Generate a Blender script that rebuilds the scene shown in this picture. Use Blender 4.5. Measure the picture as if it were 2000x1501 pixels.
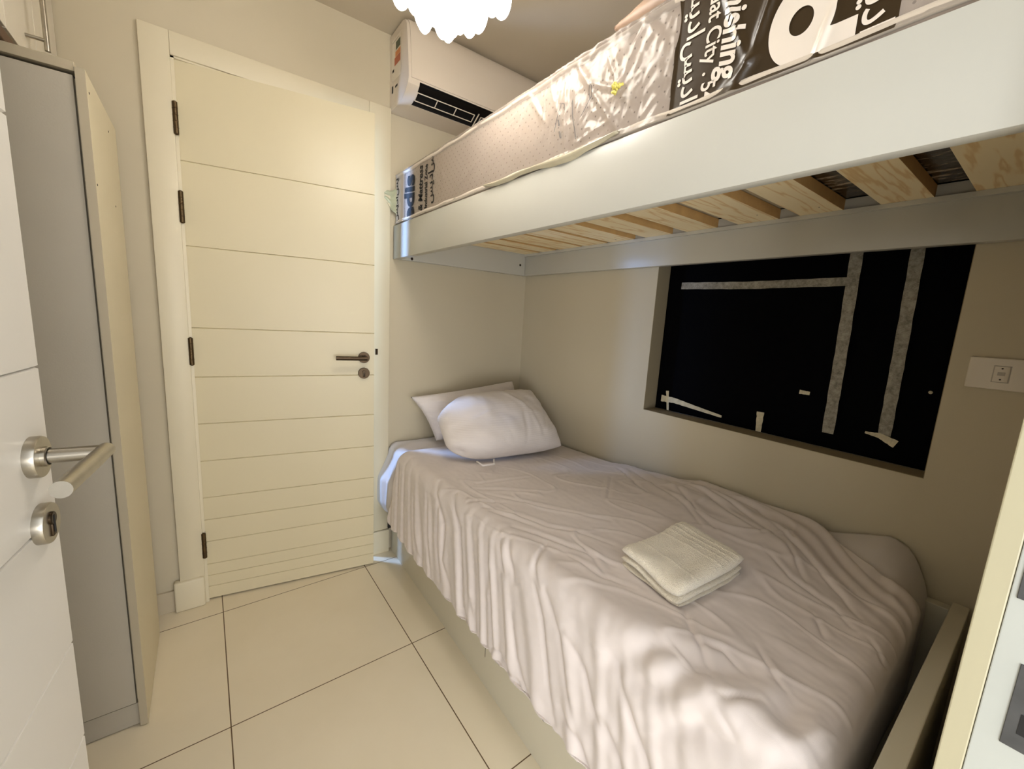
import bpy, bmesh, math, random
import numpy as np
from mathutils import Vector, Matrix, noise

for o in list(bpy.data.objects):
    bpy.data.objects.remove(o)
SC = bpy.context.scene
COL = SC.collection

# ------------------------------------------------------------------ camera
cam_data = bpy.data.cameras.new('camera')
cam_data.sensor_fit = 'HORIZONTAL'
cam_data.sensor_width = 36.0
cam_data.lens = 36.0 * 808.277 / 2000.0
cam_data.clip_start = 0.01
cam = bpy.data.objects.new('camera', cam_data)
COL.objects.link(cam)
R_ = Vector((0.80406366, -0.59188291, 0.05618053))
U_ = Vector((0.04981063, 0.16122416, 0.98566002))
F_ = Vector((0.59245298, 0.78973501, -0.15911655))
mw = Matrix((R_, U_, -F_)).transposed().to_4x4()
mw.translation = Vector((-1.62181334, -2.08350919, 1.30374635))
cam.matrix_world = mw
SC.camera = cam

# ------------------------------------------------------------------ view / world / lights
SC.view_settings.view_transform = 'Standard'
SC.view_settings.look = 'None'
SC.view_settings.gamma = 1.0
SC.view_settings.use_curve_mapping = False
SC.view_settings.exposure = EXPO = 0.3
LAMP_STRENGTH = 9.0

world = bpy.data.worlds.new('world')
SC.world = world
world.use_nodes = True
bg = world.node_tree.nodes['Background']
bg.inputs['Color'].default_value = (0.94, 0.97, 1.0, 1)
bg.inputs['Strength'].default_value = 1.65


def area(name, loc, target, size, energy, color, sy=None):
    l = bpy.data.lights.new(name, 'AREA')
    l.energy = energy
    l.color = color
    l.size = size
    if sy:
        l.shape = 'RECTANGLE'
        l.size_y = sy
    o = bpy.data.objects.new(name, l)
    COL.objects.link(o)
    o.location = loc
    d = Vector(target) - Vector(loc)
    o.rotation_euler = d.to_track_quat('-Z', 'Y').to_euler()
    return o


# daylight in the adjoining room behind the far door, slipping through its open edge
area('daylight_beyond_door', (-1.47, 0.42, 1.5), (-0.95, -0.03, 1.3), 0.13, 30, (0.28, 0.50, 1.0), 1.6)
# fill lights added in the unseen hall behind the photographer
area('hall_fill', (-3.1, -4.3, 0.4), (-0.4, -0.9, 1.2), 1.3, 50, (0.95, 0.97, 1.0), 1.1)
area('hall_fill_far', (-1.4, -6.0, 1.0), (-1.4, 0.0, 0.6), 1.5, 50, (1.0, 0.96, 0.90), 1.3)


# ------------------------------------------------------------------ helpers
def lin(c):
    c = c / 255.0
    return c / 12.92 if c <= 0.04045 else ((c + 0.055) / 1.055) ** 2.4


def rgb(r, g, b):
    return (lin(r), lin(g), lin(b), 1.0)


class NT:
    def __init__(self, name):
        self.m = bpy.data.materials.new(name)
        self.m.use_nodes = True
        self.t = self.m.node_tree
        self.b = self.t.nodes['Principled BSDF']
        self.out = self.t.nodes['Material Output']

    def n(self, typ, **kw):
        x = self.t.nodes.new(typ)
        for k, v in kw.items():
            setattr(x, k, v)
        return x

    def l(self, a, b):
        self.t.links.new(a, b)

    def math(self, op, a, b=None, c=None):
        x = self.n('ShaderNodeMath', operation=op)
        for i, v in enumerate((a, b, c)):
            if v is None:
                continue
            if isinstance(v, (int, float)):
                x.inputs[i].default_value = v
            else:
                self.l(v, x.inputs[i])
        return x.outputs[0]

    def coord(self):
        return self.n('ShaderNodeTexCoord').outputs['Object']

    def sep(self, v):
        s = self.n('ShaderNodeSeparateXYZ')
        self.l(v, s.inputs[0])
        return s.outputs

    def noise(self, scale, detail=3, rough=0.55, vec=None):
        x = self.n('ShaderNodeTexNoise')
        x.inputs['Scale'].default_value = scale
        x.inputs['Detail'].default_value = detail
        x.inputs['Roughness'].default_value = rough
        self.l(vec if vec is not None else self.coord(), x.inputs['Vector'])
        return x.outputs['Fac']

    def mapping(self, scale, rot=(0, 0, 0), vec=None):
        x = self.n('ShaderNodeMapping')
        x.inputs['Scale'].default_value = scale
        x.inputs['Rotation'].default_value = rot
        self.l(vec if vec is not None else self.coord(), x.inputs['Vector'])
        return x.outputs['Vector']

    def ramp(self, fac, stops):
        x = self.n('ShaderNodeValToRGB')
        e = x.color_ramp.elements
        while len(e) < len(stops):
            e.new(0.5)
        for i, (p, c) in enumerate(stops):
            e[i].position = p
            e[i].color = c
        self.l(fac, x.inputs['Fac'])
        return x.outputs['Color']

    def mix(self, fac, a, b):
        x = self.n('ShaderNodeMix', data_type='RGBA')
        for i, v in ((0, fac), (6, a), (7, b)):
            if isinstance(v, (tuple, int, float)):
                x.inputs[i].default_value = v
            else:
                self.l(v, x.inputs[i])
        return x.outputs[2]

    def bump(self, h, strength=0.2, dist=0.002):
        x = self.n('ShaderNodeBump')
        x.inputs['Strength'].default_value = strength
        x.inputs['Distance'].default_value = dist
        self.l(h, x.inputs['Height'])
        self.l(x.outputs[0], self.b.inputs['Normal'])


def mat(name, col, rough=0.5, metal=0.0, var=0.03, vscale=3.0, bump=0.0, bscale=200.0, coat=0.0, spec=None, sheen=0.0):
    m = NT(name)
    f = m.noise(vscale, 3)
    lo = tuple(c * (1 - var) for c in col[:3]) + (1,)
    hi = tuple(min(1, c * (1 + var)) for c in col[:3]) + (1,)
    m.l(m.ramp(f, [(0.3, lo), (0.7, hi)]), m.b.inputs['Base Color'])
    m.b.inputs['Roughness'].default_value = rough
    m.b.inputs['Metallic'].default_value = metal
    if coat:
        m.b.inputs['Coat Weight'].default_value = coat
        m.b.inputs['Coat Roughness'].default_value = 0.08
    if spec is not None:
        m.b.inputs['Specular IOR Level'].default_value = spec
    if sheen:
        m.b.inputs['Sheen Weight'].default_value = sheen
    if bump:
        m.bump(m.noise(bscale, 2), bump, 0.001)
    return m.m


M = {}
M['wall'] = mat('wall_paint', rgb(198, 187, 162), 0.75, var=0.02, vscale=2, bump=0.12, bscale=260)
M['reveal'] = mat('reveal_shade_paint', rgb(146, 133, 106), 0.8, var=0.02)  # wall colour darkened to carry the shade of the recess
M['ceil'] = mat('ceiling_paint', rgb(196, 184, 162), 0.8, var=0.02)
M['cream'] = mat('cream_door_paint', rgb(212, 201, 170), 0.38, var=0.012, vscale=2)
M['casing'] = mat('casing_paint', rgb(216, 206, 180), 0.42, var=0.012, vscale=2)
M['whitedoor'] = mat('white_door_paint', rgb(214, 209, 200), 0.35, var=0.01)
M['jambcream'] = mat('entrance_casing_paint', rgb(186, 178, 148), 0.45, var=0.015)
M['jambwhite'] = mat('entrance_jamb_paint', rgb(186, 188, 180), 0.45, var=0.03, vscale=8)
M['bunk'] = mat('bunk_paint', rgb(193, 190, 179), 0.28, var=0.012, bump=0.03, bscale=120)
M['base'] = mat('bed_base_paint', rgb(205, 198, 178), 0.35, var=0.02)
M['wardgrey'] = mat('wardrobe_grey_laminate', rgb(180, 172, 156), 0.5, var=0.03, bump=0.15, bscale=300)
M['wardcream'] = mat('wardrobe_cream_laminate', rgb(214, 202, 172), 0.5, var=0.02, bump=0.08, bscale=200)
M['wardedge'] = mat('wardrobe_edge_band', rgb(178, 166, 142), 0.5)
M['closet'] = mat('overhead_cabinet_white', rgb(226, 218, 202), 0.35)
M['black'] = mat('black_gap', rgb(10, 8, 8), 0.6)
M['steel'] = mat('brushed_steel', rgb(178, 172, 160), 0.28, 1.0, var=0.08, vscale=40)
M['darksteel'] = mat('dark_nickel', rgb(72, 60, 47), 0.38, 1.0, var=0.1, vscale=40)
M['plate'] = mat('strike_plate_steel', rgb(88, 88, 88), 0.55, 0.7, var=0.15, vscale=30)
M['hinge'] = mat('antique_hinge_brass', rgb(86, 70, 48), 0.42, 0.85, var=0.2, vscale=40)
M['plastic'] = mat('white_plastic', rgb(222, 212, 196), 0.3, var=0.01)
M['acbody'] = mat('air_conditioner_plastic', rgb(218, 206, 190), 0.22, var=0.012)
M['acside'] = mat('air_conditioner_side_plastic', rgb(222, 212, 200), 0.3, var=0.012)
M['frame'] = mat('aluminium_window_frame', rgb(205, 205, 200), 0.4)
M['base_board'] = mat('tile_baseboard', rgb(198, 185, 160), 0.4)
M['gap_shade'] = mat('brown_gap_shade', rgb(96, 74, 54), 0.8, var=0.1)  # brown tone of the shade under the overhead cabinet
M['ink_black'] = mat('black_ink', rgb(14, 11, 11), 0.6, spec=0.2)
M['ink_white'] = mat('white_ink', rgb(226, 214, 200), 0.28)
M['pen'] = mat('pen_ink', rgb(22, 26, 48), 0.4)
M['yellow'] = mat('yellow_tie_plastic', rgb(226, 214, 110), 0.35)
M['clearflap'] = mat('milky_film', rgb(196, 186, 160), 0.2, var=0.05, vscale=20, coat=0.5)
M['greenfilm'] = mat('greenish_film', rgb(176, 178, 150), 0.22, var=0.05, vscale=20, coat=0.4)
M['mauve'] = mat('mauve_fabric', rgb(158, 132, 112), 0.5, var=0.08, vscale=12, bump=0.2, bscale=80)
M['grey_sw'] = mat('grey_rocker', rgb(176, 166, 152), 0.4)
M['red'] = mat('red_label', rgb(176, 78, 30), 0.4)
M['orange'] = mat('orange_label', rgb(208, 128, 60), 0.4)
M['dgreen'] = mat('dark_green_label', rgb(56, 66, 30), 0.4)
M['knob'] = mat('dark_screw', rgb(50, 38, 28), 0.4, 0.5)


def fabric(name, col, weave=900, stripes=0.0, sheen=0.25, var=0.03):
    m = NT(name)
    f = m.noise(4, 3)
    lo = tuple(c * (1 - var) for c in col[:3]) + (1,)
    m.l(m.ramp(f, [(0.3, lo), (0.7, col)]), m.b.inputs['Base Color'])
    m.b.inputs['Roughness'].default_value = 0.78
    m.b.inputs['Sheen Weight'].default_value = sheen
    m.b.inputs['Specular IOR Level'].default_value = 0.3
    m.b.inputs['Subsurface Weight'].default_value = 0.0
    h = m.noise(weave, 1)
    if stripes:
        s = m.sep(m.coord())
        w = m.math('SINE', m.math('MULTIPLY', s[2], stripes))
        h = m.math('ADD', h, m.math('MULTIPLY', w, 1.1))
    m.bump(h, 0.25, 0.0006)
    return m.m


M['sheet'] = fabric('cotton_sheet', rgb(218, 207, 201))
M['fitted'] = fabric('cotton_fitted_sheet', rgb(214, 206, 202))
M['pillow'] = fabric('pillowcase_cotton', rgb(224, 215, 210), stripes=700)
M['quilt_side'] = fabric('mattress_border', rgb(206, 192, 174))


def towel_mat():
    m = NT('terry_cotton')
    v = m.n('ShaderNodeTexVoronoi')
    v.inputs['Scale'].default_value = 420
    m.l(m.coord(), v.inputs['Vector'])
    n2 = m.noise(160, 2)
    h = m.math('ADD', v.outputs['Distance'], n2)
    m.l(m.ramp(h, [(0.35, rgb(206, 192, 166)), (0.9, rgb(238, 228, 208))]), m.b.inputs['Base Color'])
    m.b.inputs['Roughness'].default_value = 0.95
    m.b.inputs['Sheen Weight'].default_value = 0.5
    m.bump(h, 0.8, 0.002)
    return m.m


M['towel'] = towel_mat()


def floor_mat():
    m = NT('cream_floor_tiles')
    s = m.sep(m.coord())
    yy = m.math('SUBTRACT', s[1], m.math('MULTIPLY', s[0], 0.0221))
    fx = m.math('ABSOLUTE', m.math('SUBTRACT', m.math('FRACT', m.math('DIVIDE', m.math('ADD', s[0], 1.0145 + 6.0), 0.6)), 0.5))
    fy = m.math('ABSOLUTE', m.math('SUBTRACT', m.math('FRACT', m.math('DIVIDE', m.math('ADD', yy, 0.0854 + 6.0), 0.6)), 0.5))
    d = m.math('MAXIMUM', fx, fy)
    g = m.math('GREATER_THAN', d, 0.5 - 0.0029)
    n = m.noise(2.5, 4)
    base = m.ramp(n, [(0.3, rgb(228, 215, 188)), (0.7, rgb(235, 223, 198))])
    m.l(m.mix(g, base, rgb(104, 82, 54)), m.b.inputs['Base Color'])
    m.l(m.math('ADD', m.math('MULTIPLY', g, 0.4), 0.3), m.b.inputs['Roughness'])
    m.bump(m.math('SUBTRACT', 1.0, g), 0.5, 0.001)
    return m.m


M['floor'] = floor_mat()


def wood_mat():
    m = NT('pine_slats')
    oi = m.n('ShaderNodeObjectInfo')
    add = m.n('ShaderNodeVectorMath', operation='ADD')
    m.l(m.coord(), add.inputs[0])
    sc = m.n('ShaderNodeVectorMath', operation='SCALE')
    comb = m.n('ShaderNodeCombineXYZ')
    for i in range(3):
        m.l(oi.outputs['Random'], comb.inputs[i])
    m.l(comb.outputs[0], sc.inputs[0])
    sc.inputs['Scale'].default_value = 13.0
    m.l(sc.outputs[0], add.inputs[1])
    v = m.mapping((1.6, 14.0, 6.0), vec=add.outputs[0])
    n1 = m.noise(1.5, 3, 0.5, vec=v)
    w = m.math('SINE', m.math('MULTIPLY', n1, 30.0))
    col = m.ramp(w, [(0.0, rgb(250, 232, 192)), (0.6, rgb(247, 225, 180)), (1.0, rgb(232, 200, 146))])
    k = m.n('ShaderNodeTexVoronoi')
    k.inputs['Scale'].default_value = 7.0
    m.l(m.mapping((1.0, 1.6, 1.0), vec=add.outputs[0]), k.inputs['Vector'])
    kn = m.math('LESS_THAN', k.outputs['Distance'], 0.055)
    m.l(m.mix(kn, col, rgb(96, 56, 26)), m.b.inputs['Base Color'])
    m.b.inputs['Roughness'].default_value = 0.62
    return m.m


M['wood'] = wood_mat()
M['wood_end'] = mat('pine_edge', rgb(196, 156, 98), 0.7, var=0.1, vscale=20)


def film_mat():
    m = NT('black_polythene')
    m.b.inputs['Base Color'].default_value = rgb(4, 4, 6)
    m.b.inputs['Roughness'].default_value = 0.75
    m.b.inputs['Specular IOR Level'].default_value = 0.04
    m.bump(m.noise(9, 4), 0.5, 0.01)
    return m.m


M['film'] = film_mat()


def tape_mat():
    m = NT('masking_tape')
    v = m.mapping((1, 10, 90))
    n = m.noise(14, 4, 0.7, vec=v)
    n2 = m.noise(60, 3, 0.7)
    col = m.ramp(m.math('MULTIPLY', m.math('ADD', n, n2), 0.5), [(0.36, rgb(98, 94, 82)), (0.6, rgb(168, 162, 148))])
    m.l(col, m.b.inputs['Base Color'])
    m.b.inputs['Roughness'].default_value = 0.6
    return m.m


M['tape'] = tape_mat()
M['tape_light'] = mat('cream_tape', rgb(206, 196, 168), 0.6, var=0.12, vscale=60)


def quilt_mat():
    """mattress ticking with small woven dots"""
    m = NT('mattress_ticking')
    s = m.sep(m.coord())
    a = m.math('ADD', s[1], s[2])
    b = m.math('SUBTRACT', s[1], s[2])
    fa = m.math('SUBTRACT', m.math('FRACT', m.math('MULTIPLY', a, 34.0)), 0.5)
    fb = m.math('SUBTRACT', m.math('FRACT', m.math('MULTIPLY', b, 34.0)), 0.5)
    r = m.math('ADD', m.math('MULTIPLY', fa, fa), m.math('MULTIPLY', fb, fb))
    dot = m.math('LESS_THAN', r, 0.010)
    n = m.noise(5, 3)
    base = m.ramp(n, [(0.3, rgb(196, 176, 156)), (0.7, rgb(206, 188, 172))])
    m.l(m.mix(dot, base, rgb(112, 90, 74)), m.b.inputs['Base Color'])
    m.b.inputs['Roughness'].default_value = 0.7
    m.bump(m.math('SUBTRACT', 1.0, r), 0.2, 0.002)
    return m.m


M['ticking'] = quilt_mat()


def wrap_mat():
    """thin clear wrap: brown printed band, slightly white printed band at the far end"""
    m = NT('clear_wrap')
    s = m.sep(m.coord())
    wob = m.math('MULTIPLY', m.math('SUBTRACT', m.noise(6, 2), 0.5), 0.05)
    y = m.math('ADD', s[1], wob)
    inb = m.math('MULTIPLY', m.math('LESS_THAN', y, -1.523), m.math('GREATER_THAN', y, -1.868))
    far = m.math('GREATER_THAN', s[1], -0.12)
    glossy = m.n('ShaderNodeBsdfGlossy')
    glossy.inputs['Roughness'].default_value = 0.2
    glossy.inputs['Color'].default_value = (1, 0.97, 0.92, 1)
    tr = m.n('ShaderNodeBsdfTransparent')
    fr = m.n('ShaderNodeFresnel')
    fr.inputs['IOR'].default_value = 1.45
    mix1 = m.n('ShaderNodeMixShader')
    m.l(m.math('ADD', m.math('MULTIPLY', fr.outputs[0], 0.75), 0.01), mix1.inputs[0])
    m.l(tr.outputs[0], mix1.inputs[1])
    m.l(glossy.outputs[0], mix1.inputs[2])
    # milky scatter of the film
    dif = m.n('ShaderNodeBsdfDiffuse')
    dif.inputs['Color'].default_value = rgb(208, 196, 186)
    mix2 = m.n('ShaderNodeMixShader')
    m.l(m.math('ADD', m.math('MULTIPLY', far, 0.62), 0.30), mix2.inputs[0])
    m.l(mix1.outputs[0], mix2.inputs[1])
    m.l(dif.outputs[0], mix2.inputs[2])
    m.b.inputs['Base Color'].default_value = rgb(56, 43, 26)
    m.b.inputs['Roughness'].default_value = 0.3
    m.b.inputs['Specular IOR Level'].default_value = 0.3
    m.b.inputs['Coat Weight'].default_value = 0.1
    mix3 = m.n('ShaderNodeMixShader')
    m.l(inb, mix3.inputs[0])
    m.l(mix2.outputs[0], mix3.inputs[1])
    m.l(m.b.outputs[0], mix3.inputs[2])
    m.l(mix3.outputs[0], m.out.inputs['Surface'])
    return m.m


M['wrap'] = wrap_mat()


def under_mat():
    """underside of the wrapped mattress: brown print near the foot, pale elsewhere"""
    m = NT('wrapped_underside')
    s = m.sep(m.coord())
    inb = m.math('MULTIPLY', m.math('LESS_THAN', s[1], -1.55), m.math('GREATER_THAN', s[1], -1.9))
    v = m.mapping((26, 9, 1))
    n = m.noise(1.6, 4, 0.7, vec=v)
    brown = m.ramp(n, [(0.5, rgb(40, 28, 20)), (0.62, rgb(170, 152, 130))])
    m.l(m.mix(inb, rgb(222, 210, 186), brown), m.b.inputs['Base Color'])
    m.b.inputs['Roughness'].default_value = 0.25
    m.bump(m.noise(30, 3), 0.5, 0.004)
    return m.m


M['under'] = under_mat()


def lamp_mat():
    m = NT('lit_glass_drop')
    m.b.inputs['Base Color'].default_value = (0.95, 0.95, 0.93, 1)
    m.b.inputs['Roughness'].default_value = 0.15
    m.b.inputs['Emission Color'].default_value = (1.0, 0.95, 0.875, 1)
    m.b.inputs['Emission Strength'].default_value = LAMP_STRENGTH
    return m.m


M['lamp'] = lamp_mat()


# ---------- mesh helpers
def B():
    return bmesh.new()


def box(bm, x0, x1, y0, y1, z0, z1, bev=0.0, seg=2, mi=0):
    r = bmesh.ops.create_cube(bm, size=1.0)
    vs = r['verts']
    for v in vs:
        v.co.x = x0 + (v.co.x + 0.5) * (x1 - x0)
        v.co.y = y0 + (v.co.y + 0.5) * (y1 - y0)
        v.co.z = z0 + (v.co.z + 0.5) * (z1 - z0)
    fs = set(f for v in vs for f in v.link_faces)
    for f in fs:
        f.material_index = mi
    if bev:
        es = list(set(e for v in vs for e in v.link_edges))
        bmesh.ops.bevel(bm, geom=es, offset=bev, segments=seg, affect='EDGES', profile=0.5)
    return bm


def prism(bm, pts, a0, a1, axis='x', mi=0):
    """extrude polygon pts (in the two other axes) along axis from a0 to a1"""
    def P(a, p):
        if axis == 'x':
            return (a, p[0], p[1])
        if axis == 'y':
            return (p[0], a, p[1])
        return (p[0], p[1], a)
    v0 = [bm.verts.new(P(a0, p)) for p in pts]
    v1 = [bm.verts.new(P(a1, p)) for p in pts]
    n = len(pts)
    fs = [bm.faces.new(v0), bm.faces.new(v1[::-1])]
    for i in range(n):
        j = (i + 1) % n
        fs.append(bm.faces.new((v0[i], v1[i], v1[j], v0[j])))
    for f in fs:
        f.material_index = mi
    bmesh.ops.recalc_face_normals(bm, faces=fs)
    return bm


def tube(bm, pts, r, seg=10, cap=True, rr=None):
    pts = [Vector(p) for p in pts]
    rings = []
    prev = None
    for i, p in enumerate(pts):
        if i == 0:
            d = pts[1] - p
        elif i == len(pts) - 1:
            d = p - pts[i - 1]
        else:
            d = (pts[i + 1] - p).normalized() + (p - pts[i - 1]).normalized()
        d.normalize()
        if prev is None:
            a = Vector((0, 0, 1)) if abs(d.z) < 0.9 else Vector((1, 0, 0))
            s = d.cross(a).normalized()
        else:
            s = (prev - d * prev.dot(d)).normalized()
        prev = s
        t = d.cross(s)
        q = rr[i] if rr else r
        rings.append([bm.verts.new(p + (s * math.cos(2 * math.pi * k / seg) + t * math.sin(2 * math.pi * k / seg)) * q) for k in range(seg)])
    fs = []
    for a, b in zip(rings, rings[1:]):
        for k in range(seg):
            fs.append(bm.faces.new((a[k], a[(k + 1) % seg], b[(k + 1) % seg], b[k])))
    if cap:
        fs.append(bm.faces.new(rings[0][::-1]))
        fs.append(bm.faces.new(rings[-1]))
    bmesh.ops.recalc_face_normals(bm, faces=fs)
    return bm


def lathe(bm, prof, origin, axis, seg=32):
    """prof list of (radius, distance along axis)"""
    axis = Vector(axis).normalized()
    a = Vector((0, 0, 1)) if abs(axis.z) < 0.9 else Vector((1, 0, 0))
    s = axis.cross(a).normalized()
    t = axis.cross(s)
    o = Vector(origin)
    rings = []
    for r, h in prof:
        if r < 1e-6:
            rings.append([bm.verts.new(o + axis * h)])
        else:
            rings.append([bm.verts.new(o + axis * h + (s * math.cos(2 * math.pi * k / seg) + t * math.sin(2 * math.pi * k / seg)) * r) for k in range(seg)])
    fs = []
    for A, Bq in zip(rings, rings[1:]):
        for k in range(seg):
            k2 = (k + 1) % seg
            if len(A) == 1 and len(Bq) == 1:
                continue
            if len(A) == 1:
                fs.append(bm.faces.new((A[0], Bq[k2], Bq[k])))
            elif len(Bq) == 1:
                fs.append(bm.faces.new((A[k], A[k2], Bq[0])))
            else:
                fs.append(bm.faces.new((A[k], A[k2], Bq[k2], Bq[k])))
    bmesh.ops.recalc_face_normals(bm, faces=fs)
    return bm


def obj(name, bm, m, parent=None, smooth=False, auto=None):
    me = bpy.data.meshes.new(name)
    if isinstance(bm, bmesh.types.BMesh):
        bm.to_mesh(me)
        bm.free()
    else:
        me.from_pydata(bm[0], [], bm[1])
    me.validate()
    for x in (m if isinstance(m, (list, tuple)) else [m]):
        me.materials.append(M[x] if isinstance(x, str) else x)
    if smooth:
        me.polygons.foreach_set('use_smooth', [True] * len(me.polygons))
        if auto:
            try:
                me.set_sharp_from_angle(angle=math.radians(auto))
            except Exception:
                pass
    o = bpy.data.objects.new(name, me)
    COL.objects.link(o)
    if parent:
        o.parent = parent
    return o


def tag(o, label=None, cat=None, group=None, kind=None):
    if label:
        o['label'] = label
    if cat:
        o['category'] = cat
    if group:
        o['group'] = group
    if kind:
        o['kind'] = kind
    return o


def thing(name, label, cat, loc=(0, 0, 0), rotz=0.0, group=None, kind=None):
    o = bpy.data.objects.new(name, None)
    o.empty_display_size = 0.05
    COL.objects.link(o)
    o.location = loc
    o.rotation_euler = (0, 0, rotz)
    return tag(o, label, cat, group, kind)


def struct(name, bm, m, label, cat):
    o = obj(name, bm, m)
    return tag(o, label, cat, kind='structure')


def grid_faces(nu, nv):
    f = []
    for i in range(nu - 1):
        for j in range(nv - 1):
            a = i * nv + j
            f.append((a, a + nv, a + nv + 1, a + 1))
    return f


def sm(t):
    t = np.clip(t, 0, 1)
    return t * t * (3 - 2 * t)


H = 2.547           # ceiling height
XL = -2.56          # left wall
YN = -2.085         # room face of the near wall

# ================================================================== THE ROOM
bm = B(); box(bm, -3.2, 0.3, -3.4, 1.6, -0.12, 0.0)
struct('floor', bm, 'floor', 'cream square floor tiles with thin brown joints', 'floor')
bm = B(); box(bm, -3.2, 0.3, -2.285, 1.6, H, H + 0.12)
struct('ceiling', bm, 'ceil', 'flat beige painted ceiling', 'ceiling')

DX0, DX1, DZ = -1.672, -0.955, 2.158     # far door opening
bm = B()
box(bm, XL, DX0, 0.0, 0.14, 0, H)
box(bm, DX1, 0.14, 0.0, 0.14, 0, H)
box(bm, DX0, DX1, 0.0, 0.14, DZ, H)
struct('wall_far', bm, 'wall', 'greige painted wall around the cream door and behind the bed head', 'wall')

WY0, WY1, WZ0, WZ1, WD = -0.946, -1.8907, 0.919, 1.86, 0.094
bm = B()
T = 0.16
box(bm, 0, T, WY0, 0.0, 0, H)
box(bm, 0, T, -2.285, WY1, 0, H)
box(bm, 0, T, WY1, WY0, 0, WZ0)
box(bm, 0, T, WY1, WY0, WZ1, H)
struct('wall_right', bm, 'wall', 'greige painted wall beside the bed with the recessed window', 'wall')
bm = B(); box(bm, XL - 0.12, XL, -2.285, 0.14, 0, H)
struct('wall_left', bm, 'wall', 'greige painted wall behind the wardrobe', 'wall')
EX0, EX1, EZ = -1.91, -0.90, 2.16
bm = B()
box(bm, XL, EX0 - 0.02, YN - 0.2, YN, 0, H)
box(bm, EX1 + 0.02, 0.0, YN - 0.2, YN, 0, H)
box(bm, EX0 - 0.02, EX1 + 0.02, YN - 0.2, YN, EZ + 0.02, H)
struct('wall_near', bm, 'wall', 'greige painted wall pierced by the entrance doorway', 'wall')
# walls of the adjoining room behind the far door, seen only through the gap
bm = B()
box(bm, -3.2, 0.3, 1.5, 1.6, 0, H)
box(bm, -3.2, -3.1, 0.14, 1.5, 0, H)
box(bm, 0.2, 0.3, 0.14, 1.5, 0, H)
struct('wall_beyond', bm, 'wall', 'plain walls of the room behind the far door', 'wall')
# window reveal lining (wall paint, its shade put into a darker taupe)
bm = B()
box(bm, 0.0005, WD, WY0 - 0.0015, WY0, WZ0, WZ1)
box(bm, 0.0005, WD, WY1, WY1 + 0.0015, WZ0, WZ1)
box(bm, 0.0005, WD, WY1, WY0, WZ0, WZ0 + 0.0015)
struct('trim_4', bm, 'reveal', 'window reveal in wall paint, its shade put into the taupe colour', 'window reveal')

win = thing('window_1', 'window in the recess, covered by black sheeting, thin pale frame showing at its edge', 'window', kind='structure')
bm = B()
fw = 0.03
for (ya, yb, za, zb) in ((WY1, WY1 + fw, WZ0, WZ1), (WY0 - fw, WY0, WZ0, WZ1), (WY1 + fw, WY0 - fw, WZ0, WZ0 + fw),
                         (WY1 + fw, WY0 - fw, WZ1 - fw, WZ1), (-1.43, -1.40, WZ0 + fw, WZ1 - fw)):
    box(bm, WD, WD + 0.05, ya, yb, za, zb, 0.002)
obj('window_frame', bm, 'frame', win)
glass = NT('window_glass')
glass.b.inputs['Base Color'].default_value = (0.8, 0.85, 0.85, 1)
glass.b.inputs['Roughness'].default_value = 0.05
glass.b.inputs['Transmission Weight'].default_value = 0.9
bm = B(); box(bm, WD + 0.022, WD + 0.028, WY1 + fw, WY0 - fw, WZ0 + fw, WZ1 - fw)
obj('window_pane', bm, glass.m, win)
bm = B(); box(bm, WD + 0.05, WD + 0.066, WY1, WY0, WZ0, WZ1)
obj('shutter', bm, 'black', win)

# baseboards
bm = B(); box(bm, XL, -1.775, -0.012, 0, 0, 0.093, 0.001)
struct('baseboard_far', bm, 'base_board', 'short grey-beige tile baseboard left of the door', 'baseboard')

# far doorway casing (trim_1) with plinth blocks
tr = thing('trim_1', 'cream casing with plinth blocks around the far door', 'door casing', kind='structure')
CX0, CX1, CZ = -1.7545, -0.8665, 2.2333
bm = B()
box(bm, CX0, DX0 + 0.002, -0.02, 0, 0.13, CZ, 0.003)
box(bm, DX1 - 0.012, CX1, -0.02, 0, 0.13, CZ, 0.003)
box(bm, DX0 + 0.002, DX1 - 0.012, -0.02, 0, DZ - 0.002, CZ, 0.003)
obj('casing', bm, 'casing', tr, smooth=True, auto=30)
bm = B()
box(bm, DX0, DX0 + 0.012, -0.012, 0.14, 0, DZ)
box(bm, DX1 - 0.012, DX1, -0.012, 0.14, 0, DZ)
box(bm, DX0, DX1, -0.012, 0.14, DZ - 0.008, DZ)
box(bm, DX1 - 0.022, DX1 - 0.012, 0.045, 0.06, 0, DZ)
obj('door_jamb', bm, 'casing', tr)
bm = B(); box(bm, -1.776, -1.672, -0.034, 0, 0, 0.134, 0.008, 3)
obj('plinth_block', bm, 'casing', tr, smooth=True, auto=30)
bm = B(); box(bm, -0.96, -0.862, -0.03, 0, 0, 0.128, 0.003)
obj('plinth_block', bm, 'casing', tr, smooth=True, auto=30)
bm = B(); box(bm, -0.938, -0.926, -0.022, -0.018, 1.083, 1.113)
obj('strike_plate', bm, 'darksteel', tr)

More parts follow.
